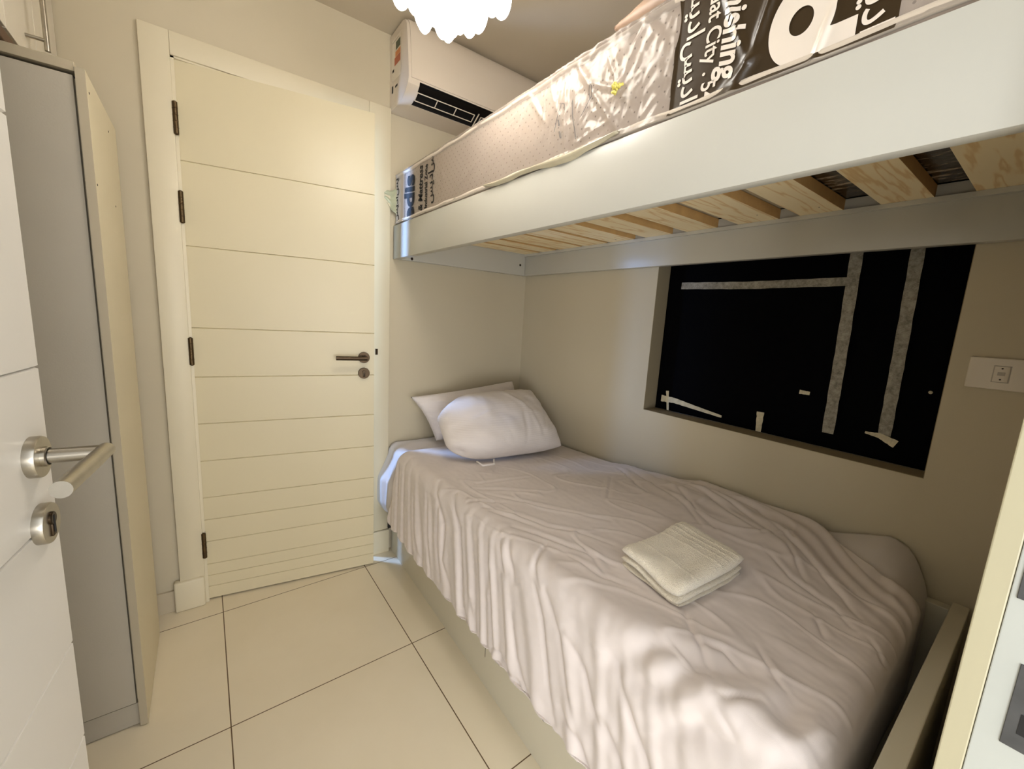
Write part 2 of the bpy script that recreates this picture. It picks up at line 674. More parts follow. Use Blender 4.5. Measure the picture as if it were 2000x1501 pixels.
# entrance doorway jamb + casing
tr = thing('trim_2', 'pale doorway jamb and casing at the right edge with steel strike plates', 'door jamb', kind='structure')
bm = B()
box(bm, EX1, EX1 + 0.09, YN, YN + 0.022, 0, EZ + 0.07, 0.0015)
box(bm, EX0 - 0.09, EX0, YN, YN + 0.022, 0, EZ + 0.07, 0.0015)
box(bm, EX0, EX1, YN, YN + 0.022, EZ, EZ + 0.07, 0.0015)
obj('casing', bm, 'jambcream', tr)
bm = B()
box(bm, EX1, EX1 + 0.02, YN - 0.2, YN - 0.0004, 0, EZ, 0.001)
box(bm, EX0 - 0.02, EX0, YN - 0.2, YN - 0.003, 0, EZ, 0.001)
box(bm, EX0, EX1, YN - 0.2, YN - 0.003, EZ, EZ + 0.02, 0.001)
obj('door_jamb', bm, 'jambwhite', tr)
for (za, zb, y0, holes) in ((1.025, 1.12, -2.116, ((1.05, 1.09),)), (0.85, 0.952, -2.134, ((0.87, 0.895), (0.908, 0.94)))):
    bm = B()
    box(bm, EX1 - 0.0015, EX1 + 0.001, y0, YN - 0.0055 if za > 1 else YN - 0.0205, za, zb, 0.0005)
    sp = obj('strike_plate', bm, 'plate', tr)
    bm = B()
    for (a, b) in holes:
        box(bm, EX1 - 0.002, EX1 - 0.0012, y0, YN - 0.030, a, b)
    obj('latch_hole', bm, 'black', sp)


# ------------------------------------------------------------------ doors
def door(name, label, loc, rotz, width, height, grooves, paint, hinges, handle_z, key_z, hmat, lever_len=0.125, standoff=0.05):
    t = thing(name, label, 'door', loc, rotz, kind='structure')
    gw, gd = 0.0022, 0.0042
    HX, HY = 0.002, -0.021
    pts = [(0.0, 0.008)]
    for g in sorted(grooves):
        pts += [(0.0, g - gw), (gd, g), (0.0, g + gw)]
    pts += [(0.0, height), (0.04, height), (0.04, 0.008)]
    bm = B(); prism(bm, pts, 0.0, width, 'x')
    obj('door_leaf', bm, paint, t)
    for (za, zb) in hinges:
        bm = B()
        tube(bm, [(HX, HY, za), (HX, HY, zb)], 0.0082, 12)
        lathe(bm, [(0.0, -0.004), (0.004, -0.003), (0.0075, 0.0)], (HX, HY, za), (0, 0, 1), 12)
        lathe(bm, [(0.0075, 0.0), (0.004, 0.003), (0.0, 0.004)], (HX, HY, zb), (0, 0, 1), 12)
        for k in range(1, 5):
            z = za + (zb - za) * k / 5
            lathe(bm, [(0.0081, -0.001), (0.0092, 0.0), (0.0081, 0.001)], (HX, HY, z), (0, 0, 1), 12)
        box(bm, HX - 0.003, HX + 0.003, HY, 0.0015, za, zb, 0.0004)
        obj('hinge', bm, 'hinge', t, smooth=True, auto=40)
    hx = width - 0.047
    # lever handle > rosette, lever
    bm = B()
    lathe(bm, [(0.0, 0.0), (0.0258, 0.0), (0.0262, 0.008), (0.0252, 0.0105), (0.019, 0.0108), (0.0, 0.0108)], (hx, 0, handle_z), (0, -1, 0), 40)
    lathe(bm, [(0.0125, 0.0105), (0.0125, 0.015), (0.011, 0.016)], (hx, 0, handle_z), (0, -1, 0), 32)
    r = obj('rosette', bm, hmat, t, smooth=True, auto=35)
    bm = B()
    e = -standoff
    tube(bm, [(hx, -0.0105, handle_z), (hx, e + 0.002, handle_z), (hx - 0.001, e, handle_z)], 0.0092, 20)
    tube(bm, [(hx + 0.0092, e, handle_z), (hx - 0.03, e, handle_z), (hx - lever_len, e, handle_z + 0.001)], 0.0094, 20)
    obj('lever', bm, hmat, r, smooth=True, auto=35)
    bm = B()
    lathe(bm, [(0.0, 0.0), (0.0258, 0.0), (0.0262, 0.008), (0.0252, 0.0105), (0.0, 0.0106)], (hx, 0, key_z), (0, -1, 0), 40)
    k = obj('lock_rosette', bm, hmat, t, smooth=True, auto=35)
    bm = B()
    lathe(bm, [(0.0085, 0.0105), (0.0085, 0.0125), (0.0075, 0.0132), (0.0, 0.0132)], (hx, 0, key_z + 0.006), (0, -1, 0), 24)
    box(bm, hx - 0.005, hx + 0.005, -0.0128, -0.010, key_z - 0.017, key_z + 0.004, 0.001)
    lc = obj('lock_cylinder', bm, 'darksteel', k, smooth=True, auto=35)
    bm = B(); box(bm, hx - 0.0012, hx + 0.0012, -0.0138, -0.0128, key_z - 0.013, key_z + 0.010)
    kh = obj('keyhole', bm, 'black', k)
    return t


GF = [1.812, 1.506, 1.193, 0.995, 0.7996, 0.639, 0.4765, 0.3762, 0.2762, 0.1706, 0.1163, 0.064]
door('door_1', 'closed-looking cream panelled door in the far wall, just ajar, with horizontal grooves and dark lever',
     (-1.6644, 0.0, 0.0), -0.1556, 0.70, 2.15, GF, 'cream',
     [(1.8946, 2.0023), (1.5872, 1.6977), (1.0478, 1.1533), (0.2155, 0.3249)], 1.0790, 1.0045, 'darksteel')
GN = [1.806, 1.506, 1.207, 1.005, 0.808, 0.651, 0.49, 0.38, 0.28, 0.17]
door('door_2', 'white grooved door standing open at the left edge, brushed steel lever on it',
     (-1.875, -2.05, 0.0), math.radians(84.0), 0.757, 2.15, GN, 'whitedoor',
     [(1.89, 2.0), (1.05, 1.15), (0.2, 0.31)], 1.1005, 1.0125, 'steel', 0.135, 0.066)

# ------------------------------------------------------------------ wardrobe
wr = thing('wardrobe', 'tall grey-fronted wardrobe with a cream side panel, standing left of the far door', 'wardrobe')
WX0, WX1, WF, WB, WT = -2.50, -1.82, -0.571, -0.13, 1.845
bm = B(); box(bm, WX0 + 0.002, WX1 - 0.018, WF + 0.028, WB - 0.002, 0.075, WT - 0.03)
obj('carcass', bm, 'wardcream', wr)
bm = B(); box(bm, WX1 - 0.018, WX1, WF + 0.0005, WB, 0.004, WT - 0.012, 0.001, mi=0)
sp = obj('side_panel', bm, 'wardcream', wr)
bm = B(); box(bm, WX1 - 0.0182, WX1 - 0.0002, WF - 0.0012, WF + 0.0003, 0.004, WT - 0.012)
obj('edge_band', bm, 'wardedge', sp)
for (y, z) in ((-0.545, 1.79), (-0.5545, 1.5755), (-0.2847, 1.78), (-0.2732, 1.5714)):
    bm = B(); lathe(bm, [(0.0, 0.0012), (0.0022, 0.001), (0.003, 0.0)], (WX1, y, z), (1, 0, 0), 12)
    obj('screw_cap', bm, 'knob', sp)
bm = B(); box(bm, WX0, WX1 - 0.0185, WF + 0.002, WB, WT - 0.022, WT, 0.001)
obj('top_panel', bm, 'wardedge', wr)
bm = B(); box(bm, WX0 + 0.004, WX1 - 0.0235, WF + 0.006, WF + 0.026, 0.082, WT - 0.030, 0.0008)
obj('wardrobe_door', bm, 'wardgrey', wr)
bm = B(); box(bm, WX0 + 0.004, WX1 - 0.019, WF + 0.03, WF + 0.036, 0.06, WT - 0.024)
obj('door_gap', bm, 'black', wr)
bm = B(); box(bm, WX0, WX1 - 0.0185, WF + 0.012, WF + 0.029, 0.004, 0.076)
obj('plinth', bm, 'wardgrey', wr)
for x in (WX1 - 0.012, WX0 + 0.02):
    for y in (WF + 0.02, WB - 0.036):
        bm = B(); box(bm, x - 0.008, x + 0.008, y, y + 0.016, 0.0, 0.005)
        obj('foot', bm, 'black', wr)

# overhead cabinet above the wardrobe
oc = thing('overhead_cabinet', 'white overhead cabinet with a steel bar handle in the top left corner above the wardrobe', 'cabinet')
OX = -1.9555
bm = B(); box(bm, XL + 0.002, OX - 0.02, -1.05, -0.002, 1.90, H - 0.002)
obj('cabinet_body', bm, 'closet', oc)
for k, (ya, yb) in enumerate(((-0.245, -0.004), (-0.495, -0.25), (-0.745, -0.50), (-1.05, -0.75))):
    bm = B(); box(bm, OX - 0.0195, OX, ya, yb, 1.90, H - 0.004, 0.0012)
    d = obj('cabinet_door', bm, 'closet', oc)
    if k == 1:
        bm = B()
        tube(bm, [(OX + 0.038, -0.345, 1.93), (OX + 0.038, -0.345, 2.13)], 0.0058, 14)
        tube(bm, [(OX, -0.345, 2.06), (OX + 0.036, -0.345, 2.06)], 0.0045, 12)
        tube(bm, [(OX, -0.345, 1.955), (OX + 0.036, -0.345, 1.955)], 0.0045, 12)
        obj('bar_handle', bm, 'steel', d, smooth=True, auto=35)
bm = B()
box(bm, -2.2, -1.945, -0.60, -0.46, WT, WT + 0.028, 0.003)  # slab added to give the dark shade under the overhead cabinet
tag(obj('shade_slab', bm, 'gap_shade'), 'flat brown slab standing for the shade between the wardrobe top and the overhead cabinet', 'shade slab')

# ------------------------------------------------------------------ air conditioner
ac = thing('air_conditioner', 'white wall-mounted split air conditioner in the corner above the bunk', 'air conditioner')
AX0, AX1 = -0.868, -0.05
prof = [(-0.002, 2.535), (-0.15, 2.535), (-0.178, 2.528), (-0.196, 2.505), (-0.205, 2.46), (-0.216, 2.38), (-0.224, 2.315), (-0.225, 2.290),
        (-0.218, 2.270), (-0.19, 2.246), (-0.15, 2.230), (-0.10, 2.222), (-0.002, 2.219)]
notch = prof[:8] + [(-0.224, 2.284), (-0.19, 2.30), (-0.12, 2.285), (-0.128, 2.226)] + prof[11:]
bm = B()
xa, xb = AX0 + 0.052, AX1 - 0.06
prism(bm, prof, AX0, xa); prism(bm, notch, xa, xb); prism(bm, prof, xb, AX1)
obj('casing', bm, 'acbody', ac, smooth=True, auto=28)
bm = B()
pp = [(y, z) for (y, z) in prof[1:8]]
outer = [(y - 0.0045, z + (0.002 if z > 2.5 else 0)) for (y, z) in pp]
prism(bm, outer + pp[::-1], AX0 + 0.012, AX1 - 0.006)
fp = obj('front_panel', bm, 'acbody', ac, smooth=True, auto=28)
bm = B()
prism(bm, [(-0.220, 2.285), (-0.19, 2.298), (-0.12, 2.283), (-0.130, 2.2275), (-0.134, 2.2285), (-0.126, 2.28), (-0.19, 2.292)], xa + 0.001, xb - 0.001)
vt = obj('air_outlet', bm, 'black', ac)
bm = B()
def lv(t):   # along the outlet mouth, 0 top lip to 1 bottom lip
    return (-0.222 + t * 0.087, 2.281 - t * 0.053)
for (xs, xe) in ((xa + 0.006, xa + 0.30), (xa + 0.335, xb - 0.01)):
    for t in (0.42, 0.80):
        y, z = lv(t)
        tube(bm, [(xs, y, z), (xe, y, z)], 0.0022, 8)
    n = 3 if xe - xs < 0.31 else 4
    for k in range(n + 1):
        x = xs + (xe - xs) * k / n
        a, b = lv(0.42), lv(0.80)
        tube(bm, [(x, a[0], a[1]), (x, b[0], b[1])], 0.0024, 8)
y, z = lv(0.3); y2, z2 = lv(0.95)
tube(bm, [(xa + 0.318, y, z), (xa + 0.318, y2, z2)], 0.003, 8)
obj('louvre', bm, 'plastic', ac, smooth=True, auto=35)
bm = B()
X = AX0 - 0.0006
def patch(bm, y0, y1, z0, z1, sh=0.0):
    vs = [bm.verts.new(p) for p in ((X, y0, z0), (X, y1, z0 + sh), (X, y1, z1 + sh), (X, y0, z1))]
    bm.faces.new(vs)
patch(bm, -0.03, -0.135, 2.335, 2.505)
lab = obj('energy_label', bm, 'plastic', ac)
X = AX0 - 0.0010
for (y0, y1, z0, z1, mm) in ((-0.075, -0.128, 2.452, 2.484, 'dgreen'), (-0.07, -0.13, 2.425, 2.446, 'orange'), (-0.06, -0.13, 2.392, 2.424, 'red'),
                             (-0.035, -0.055, 2.372, 2.384, 'ink_black'), (-0.03, -0.045, 2.288, 2.318, 'ink_black'), (-0.07, -0.10, 2.30, 2.309, 'ink_black'),
                             (-0.03, -0.11, 2.492, 2.496, 'grey_sw')):
    bm = B(); patch(bm, y0, y1, z0, z1); obj('label_print', bm, mm, lab)

# ------------------------------------------------------------------ ceiling lamp
LC = Vector((-1.112, -1.05, 0))
lp = thing('chandelier', 'glowing white glass petal ceiling lamp, lit, in the middle of the room', 'ceiling lamp', (0, 0, 0))
bm = B()
lathe(bm, [(0.0, 0.0), (0.07, 0.0), (0.075, -0.012), (0.03, -0.03), (0.010, -0.04), (0.010, -0.19), (0.0, -0.19)], (LC.x, LC.y, H - 0.001), (0, 0, 1), 32)
obj('ceiling_rose', bm, 'steel', lp, smooth=True, auto=35)
bm = B()
for r, z in ((0.028, 2.21), (0.07, 2.215), (0.112, 2.22), (0.172, 2.23)):
    tube(bm, [(LC.x + r * math.cos(a), LC.y + r * math.sin(a), z) for a in [2 * math.pi * k / 40 for k in range(41)]], 0.0025, 6)
for k in range(6):
    a = k * math.pi / 3
    tube(bm, [(LC.x, LC.y, 2.355), (LC.x + 0.08 * math.cos(a), LC.y + 0.08 * math.sin(a), 2.25), (LC.x + 0.172 * math.cos(a), LC.y + 0.172 * math.sin(a), 2.23)], 0.003, 6)
obj('lamp_frame', bm, 'steel', lp, smooth=True)


def drop(x, y, zb, h, r, tilt=0.0):
    prof = []
    n = 14
    for i in range(n + 1):
        t = i / n
        if t < 0.45:
            a = (t / 0.45) * math.pi / 2
            rr, hh = r * math.sin(a), h * 0.36 * (1 - math.cos(a))
        else:
            u = (t - 0.45) / 0.55
            rr, hh = r * (1 - 0.62 * u ** 1.8), h * (0.36 + 0.64 * u)
        prof.append((rr, hh))
    prof.append((0.0, h))
    bm = B()
    lathe(bm, prof, (0, 0, 0), (0, 0, 1), 24)
    o = obj('glass_drop', bm, 'lamp', lp, smooth=True)
    o.location = (x, y, zb)
    o.rotation_euler = (0, tilt, 0)


for (n, r, z, h, rad, ph) in ((4, 0.036, 1.985, 0.22, 0.0275, -0.30), (7, 0.072, 2.000, 0.21, 0.0265, 0.1), (9, 0.113, 2.035, 0.18, 0.026, 0.25), (11, 0.176, 2.092, 0.135, 0.026, 0.12)):
    for k in range(n):
        a = ph + 2 * math.pi * k / n
        drop(LC.x + r * math.cos(a), LC.y + r * math.sin(a), z + 0.006 * math.sin(3.1 * k), h, rad)

# ------------------------------------------------------------------ window cover and tapes
def film():
    ny, nz = 90, 90
    vs = []
    for i in range(ny):
        for j in range(nz):
            y = WY0 - 0.004 - (i / (ny - 1)) * (WY0 - WY1 - 0.008)
            z = WZ0 + 0.004 + (j / (nz - 1)) * (WZ1 - WZ0 - 0.008)
            n = noise.noise(Vector((y * 6, z * 6, 1.3))) * 0.5 + noise.noise(Vector((y * 17, z * 15, 4.0))) * 0.25
            e = min(i, j, ny - 1 - i, nz - 1 - j) / 10.0
            vs.append((0.086 - 0.006 * n * min(1, e), y, z))
    return vs, grid_faces(ny, nz)


o = obj('blackout_sheet', film(), 'film', smooth=True)
tag(o, 'black plastic sheeting stretched over the window recess', 'blackout sheet')
so = o.modifiers.new('s', 'SOLIDIFY'); so.thickness = 0.0006


def tape(pts, w, label, m='tape', x=0.0775, name='masking_tape'):
    """strip through (y,z) points with end-dependent widths"""
    P = [Vector((0, a, b)) for a, b in pts]
    L, Rr = [], []
    dense = []
    for i in range(len(P) - 1):
        for k in range(8):
            dense.append(P[i].lerp(P[i + 1], k / 8))
    dense.append(P[-1])
    ws = w if isinstance(w, (list, tuple)) else [w, w]
    vs, fs = [], []
    for i, p in enumerate(dense):
        d = (dense[min(i + 1, len(dense) - 1)] - dense[max(i - 1, 0)]).normalized()
        nrm = Vector((0, -d.z, d.y))
        t = i / (len(dense) - 1)
        ww = (ws[0] * (1 - t) + ws[1] * t) * (1 + 0.05 * math.sin(i * 2.3))
        for s in (-1, 1):
            q = p + nrm * s * ww / 2
            vs.append((x - 0.0008 * math.sin(i * 1.7 + s), q.y, q.z))
    for i in range(len(dense) - 1):
        fs.append((2 * i, 2 * i + 1, 2 * i + 3, 2 * i + 2))
    o = obj(name, (vs, fs), m)
    mo = o.modifiers.new('s', 'SOLIDIFY'); mo.thickness = 0.0008
    tag(o, label, 'tape', 'tape strips on the blacked-out window')
    return o


tape([(-1.018, 1.483), (-1.30, 1.478), (-1.624, 1.482)], 0.028, 'long horizontal strip of grey tape near the top of the black window sheet')
tape([(-1.622, 1.74), (-1.622, 1.57), (-1.628, 1.25), (-1.631, 0.975)], 0.034, 'vertical strip of grey tape meeting the horizontal strip on the black window sheet', x=0.0765)
tape([(-1.768, 1.74), (-1.766, 1.57), (-1.772, 1.25), (-1.775, 1.005)], 0.032, 'vertical strip of grey tape nearest the right side of the black window sheet')
tape([(-1.728, 1.004), (-1.765, 1.002), (-1.806, 0.985)], [0.006, 0.026], 'small pointed tape scrap across the foot of the right vertical tape', 'tape_light', x=0.0755)
tape([(-1.412, 1.001), (-1.414, 0.925)], [0.026, 0.019], 'short upright tape scrap at the middle of the lower window edge', 'tape_light')
tape([(-1.010, 1.013), (-1.022, 0.925)], [0.014, 0.010], 'short upright tape scrap in the lower left corner of the black sheet', 'tape_light', x=0.0765)
tape([(-0.982, 0.974), (-1.05, 0.975), (-1.15, 0.963), (-1.268, 0.950)], [0.030, 0.010], 'slanting tapering tape scrap in the lower left corner of the black sheet', 'tape_light')
tape([(-1.528, 1.101), (-1.560, 1.100)], [0.014, 0.012], 'tiny pale sticker scrap in the middle of the black sheet', 'tape_light')
bm = B()
bmesh.ops.create_icosphere(bm, subdivisions=2, radius=0.005)
for v in bm.verts:
    v.co = Vector((0.078 + v.co.x * 0.5, -1.856 + v.co.y, 1.157 + v.co.z))
tag(obj('white_clip', bm, 'tape_light', smooth=True), 'tiny white clip near the right edge of the black window sheet', 'clip')

# ------------------------------------------------------------------ light switch
sw = thing('light_switch', 'wide white switch plate on the wall right of the window', 'switch')
bm = B(); box(bm, -0.009, 0, -2.06, -1.9265, 1.192, 1.272, 0.003, 3)
pl = obj('cover_plate', bm, 'plastic', sw, smooth=True, auto=30)
bm = B(); box(bm, -0.0094, -0.0085, -2.0005, -1.9705, 1.2105, 1.2535, 0.0003)
obj('recess_line', bm, 'grey_sw', sw)
bm = B(); box(bm, -0.0112, -0.009, -1.9985, -1.9725, 1.2125, 1.2515, 0.001)
rk = obj('rocker', bm, 'plastic', sw, smooth=True, auto=30)
bm = B()
box(bm, -0.0118, -0.0111, -1.992, -1.979, 1.2285, 1.2375, 0.0002)
obj('indicator', bm, 'grey_sw', rk)
for z in (1.2185, 1.2465):
    bm = B(); lathe(bm, [(0, 0.0008), (0.0018, 0.0006), (0.002, 0)], (-0.0112, -1.9855, z), (-1, 0, 0), 12)
    obj('screw', bm, 'knob', rk)

# ================================================================== UPPER BUNK
RZ0, RZ1, RX = 1.5576, 1.7145, -0.847
YE = -2.055
ub = thing('upper_bunk_frame', 'white painted upper bunk frame with pine slats across the underside', 'bunk bed frame')
bm = B(); box(bm, RX, RX + 0.03, YE, -0.006, RZ0, RZ1, 0.0018)
obj('side_rail', bm, 'bunk', ub, smooth=True, auto=30)
bm = B(); box(bm, -0.038, -0.006, YE, -0.006, RZ0, RZ1, 0.0018)
obj('side_rail', bm, 'bunk', ub, smooth=True, auto=30)
bm = B(); box(bm, RX + 0.0305, -0.0385, -0.036, -0.006, RZ0 + 0.0005, RZ1, 0.0018)
er = obj('end_rail', bm, 'bunk', ub, smooth=True, auto=30)
for (x, z) in ((-0.075, 1.617), (-0.76, 1.567)):
    bm = B(); lathe(bm, [(0.0, 0.003), (0.006, 0.0028), (0.007, 0.0)], (x, -0.036, z), (0, -1, 0), 16)
    obj('bolt_head', bm, 'knob', er, smooth=True)
bm = B(); box(bm, RX + 0.0305, -0.0385, YE, YE + 0.03, RZ0 + 0.0005, RZ1, 0.0018)
obj('end_rail', bm, 'bunk', ub, smooth=True, auto=30)
bm = B()
box(bm, RX + 0.0305, RX + 0.055, YE + 0.031, -0.037, 1.655, 1.681)
box(bm, -0.050, -0.0385, YE + 0.031, -0.037, 1.668, 1.681)
obj('slat_ledger', bm, 'bunk', ub)
# slats: (far edge, near edge) in y, from the far end
SL = [(-0.04, -0.17), (-0.20, -0.31), (-0.345, -0.505), (-0.53, -0.675), (-0.70, -0.835), (-0.895, -1.023), (-1.088, -1.213),
      (-1.292, -1.425), (-1.488, -1.602), (-1.690, -1.80), (-1.875, -1.985)]
rnd = random.Random(4)
for k, (a, b) in enumerate(SL):
    bm = B(); box(bm, RX + 0.031, -0.039, b, a, 1.6815, 1.7140, 0.001)
    for f in bm.faces:
        if abs(f.normal.y) > 0.9:
            f.material_index = 1
    s = obj('slat', bm, ['wood', 'wood_end'], ub)

# ------------------------------------------------------------------ upper mattress in plastic wrap
MX0, MX1, MY0, MY1, MZ0, MZ1 = -0.835, -0.02, -0.012, -2.0, 1.7185, 1.945
um = thing('wrapped_mattress', 'new mattress still in printed plastic wrap on the upper bunk', 'mattress')
bm = B(); box(bm, MX0, MX1, MY1, MY0, MZ0 + 0.0008, MZ1, 0.022, 4)
obj('mattress_body', bm, 'ticking', um, smooth=True, auto=50)
bm = B(); box(bm, MX0 + 0.02, MX1 - 0.02, MY1 + 0.02, MY0 - 0.02, MZ0 - 0.0022, MZ0 + 0.001)
obj('wrapped_underside', bm, 'under', um)
for z in (MZ0 + 0.012, MZ1 - 0.008):
    r = 0.022
    pts = []
    x0, x1, y0, y1 = MX0 - 0.001, MX1 + 0.001, MY1 - 0.001, MY0 + 0.001
    nseg = 60
    for k in range(nseg + 1):
        pts.append((x0 - 0.001 * math.sin(k * 1.3), y1 - 0.03 + (y0 + 0.03 - y1 + 0.03) * k / nseg, z + 0.0015 * math.sin(k * 0.9)))
    pts += [(x0 + 0.01, y0 + 0.008, z), (x0 + 0.03, y0, z), (x1 - 0.03, y0, z), (x1, y0 + 0.03, z), (x1, y1 - 0.03, z), (x1 - 0.03, y1, z), (x0 + 0.03, y1, z), (x0 + 0.01, y1 - 0.008, z), (x0, y1 - 0.03, z)]
    bm = B(); tube(bm, pts, 0.0075, 10, cap=False)
    obj('tape_edge', bm, 'quilt_side', um, smooth=True)

# crinkles of the wrap on the visible side: segments in (y, z) with height and width
WC = [((-0.52, 1.72), (-1.05, 1.925), 0.0045, 0.006), ((-0.80, 1.72), (-1.10, 1.93), 0.003, 0.005), ((-1.05, 1.93), (-1.12, 1.84), 0.006, 0.008), ((-1.12, 1.84), (-1.10, 1.78), 0.003, 0.006),
      ((-1.20, 1.935), (-1.22, 1.72), 0.006, 0.006), ((-1.24, 1.935), (-1.30, 1.865), 0.007, 0.007), ((-1.30, 1.865), (-1.383, 1.826), 0.007, 0.008), ((-1.383, 1.826), (-1.44, 1.935), 0.006, 0.006),
      ((-1.383, 1.826), (-1.34, 1.92), 0.005, 0.006), ((-1.383, 1.826), (-1.37, 1.93), 0.004, 0.005), ((-1.26, 1.90), (-1.40, 1.725), 0.007, 0.006), ((-1.24, 1.74), (-1.36, 1.765), 0.005, 0.006),
      ((-1.26, 1.85), (-1.25, 1.75), 0.005, 0.005), ((-1.44, 1.935), (-1.50, 1.86), 0.004, 0.007), ((-0.30, 1.92), (-0.62, 1.73), 0.0025, 0.008), ((-0.62, 1.74), (-0.86, 1.80), 0.002, 0.01),
      ((-0.50, 1.85), (-0.535, 1.81), 0.004, 0.009), ((-1.60, 1.93), (-1.67, 1.76), 0.006, 0.006), ((-1.67, 1.76), (-1.64, 1.71), 0.006, 0.008), ((-1.67, 1.76), (-1.72, 1.94), 0.007, 0.007),
      ((-1.62, 1.72), (-1.68, 1.77), 0.006, 0.01), ((-1.77, 1.71), (-1.79, 1.79), 0.005, 0.006), ((-1.14, 1.93), (-1.18, 1.83), 0.004, 0.006), ((-1.02, 1.92), (-1.0, 1.83), 0.003, 0.006)]


def wrap_h(y, z):
    """outward height of the wrap above the mattress side"""
    y = np.asarray(y, float); z = np.asarray(z, float)
    h = 0.0022 + 0 * y
    for (a, b, amp, w) in WC:
        ax, ay = a; bx, by = b
        dx, dy = bx - ax, by - ay
        L = dx * dx + dy * dy
        t = np.clip(((y - ax) * dx + (z - ay) * dy) / L, 0, 1)
        d2 = (y - ax - t * dx) ** 2 + (z - ay - t * dy) ** 2
        fade = np.sin(np.pi * np.clip(t, 0.08, 0.92)) ** 0.5
        h = h + amp * np.exp(-d2 / (w * w)) * fade
    return h


def wrap_grid():
    ny, nz = 420, 70
    Y = -0.02 + (-1.99 + 0.02) * np.arange(ny) / (ny - 1)
    Z = MZ0 + 0.004 + (MZ1 - MZ0 - 0.004) * np.arange(nz) / (nz - 1)
    yy, zz = np.meshgrid(Y, Z, indexing='ij')
    h = wrap_h(yy, zz)
    vs = []
    for i in range(ny):
        for j in range(nz):
            y, z = yy[i, j], zz[i, j]
            amp = 0.0012 + 0.0042 * math.exp(-((y + 1.3) / 0.22) ** 2)
            n1 = noise.noise(Vector((y * 22, z * 16, 2.0)))
            n2 = abs(noise.noise(Vector((y * 48 + z * 10, z * 30, 7.0))))
            hh = h[i, j] + amp * (n1 * 0.7 + (0.5 - n2) * 1.0) + amp * 0.6
            if -1.90 < y < -1.52 or y > -0.5:
                hh = h[i, j] + 0.0006 * n1
            e = max(0.0, 1 - (z - Z[0]) / 0.012)
            e2 = max(0.0, 1 - (Z[-1] - z) / 0.016)
            vs.append((MX0 - 0.0015 - hh - 0.006 * e - 0.005 * e2, y, z))
    # fold over the top
    fs = grid_faces(ny, nz)
    base = len(vs)
    for i in range(ny):
        vs.append((MX0 + 0.012, Y[i], MZ1 + 0.004 + 0.0025 * noise.noise(Vector((Y[i] * 20, 0, 3)))))
        vs.append((MX0 + 0.40, Y[i], MZ1 + 0.002))
    for i in range(ny - 1):
        fs.append((i * nz + nz - 1, (i + 1) * nz + nz - 1, base + 2 * (i + 1), base + 2 * i))
        fs.append((base + 2 * i, base + 2 * (i + 1), base + 2 * (i + 1) + 1, base + 2 * i + 1))
    return vs, fs


wp = obj('plastic_wrap', wrap_grid(), 'wrap', um, smooth=True)


def text_mesh(name, body, m, y, z, size, cw=True, bold=0.0, shear=0.0, xs=1.0, parent=None, align='LEFT', off=0.0014):
    """lettering on the mattress side. cw: reads downwards, letter tops towards the foot end"""
    c = bpy.data.curves.new(name, 'FONT')
    c.body = body
    c.size = size
    c.align_x = align
    c.offset = bold
    c.shear = shear
    c.resolution_u = 4
    to = bpy.data.objects.new(name, c)
    COL.objects.link(to)
    bpy.context.view_layer.update()
    me = bpy.data.meshes.new_from_object(to.evaluated_get(bpy.context.evaluated_depsgraph_get()))
    bpy.data.objects.remove(to)
    bm = B(); bm.from_mesh(me)
    bpy.data.meshes.remove(me)
    bmesh.ops.triangulate(bm, faces=bm.faces[:])
    for _ in range(3):
        es = [e for e in bm.edges if e.calc_length() > 0.012]
        if not es:
            break
        bmesh.ops.subdivide_edges(bm, edges=es, cuts=1)
        bmesh.ops.triangulate(bm, faces=[f for f in bm.faces if len(f.verts) > 3])
    kill = []
    for v in bm.verts:
        a, b = v.co.x * xs, v.co.y
        if cw:
            yy, zz = y - b, z - a
        else:
            yy, zz = y + b, z + a
        v.co = Vector((MX0 - 0.0015 - float(wrap_h(yy, zz)) - off, yy, zz))
    for zc, sg in ((MZ0 + 0.004, -1), (MZ1 - 0.002, 1)):
        bmesh.ops.bisect_plane(bm, geom=bm.verts[:] + bm.edges[:] + bm.faces[:], plane_co=(0, 0, zc), plane_no=(0, 0, sg), clear_outer=True)
    o = obj(name, bm, m, parent)
    return o


AR = "\uFEB2\uFEF3\uFEA9\uFE8D"
# white lettering on the brown band
text_mesh('printed_lettering', AR, 'ink_white', -1.543, 1.849, 0.050, True, 0.0008, parent=wp)
text_mesh('printed_lettering', AR, 'ink_white', -1.543, 1.963, 0.050, True, 0.0008, parent=wp)
text_mesh('printed_lettering', 'Sadat City . 54', 'ink_white', -1.585, 1.942, 0.040, True, 0.0006, xs=0.92, parent=wp)
text_mesh('printed_lettering', 'Furnishing', 'ink_white', -1.617, 1.966, 0.056, True, 0.0016, 0.25, xs=0.92, parent=wp)


def glyph_ring(cy, cz, ro, ri, a0=0.0, a1=2 * math.pi, off=0.0018, n=72, m=10):
    vs = []
    for i in range(n + 1):
        a = a0 + (a1 - a0) * i / n
        for j in range(m + 1):
            t = j / m
            y = cy + (ri[0] + (ro[0] - ri[0]) * t) * math.cos(a)
            z = cz + (ri[1] + (ro[1] - ri[1]) * t) * math.sin(a)
            z = min(max(z, MZ0 + 0.004), MZ1 - 0.002)
            vs.append((MX0 - 0.0015 - float(wrap_h(y, z)) - off, y, z))
    return vs, grid_faces(n + 1, m + 1)


def glyph_bar(y0, y1, z0, z1, off=0.0021):
    vs = []
    for i in range(31):
        for j in range(11):
            y, z = y0 + (y1 - y0) * i / 30, z0 + (z1 - z0) * j / 10
            vs.append((MX0 - 0.0015 - float(wrap_h(y, z)) - off, y, z))
    return vs, grid_faces(31, 11)


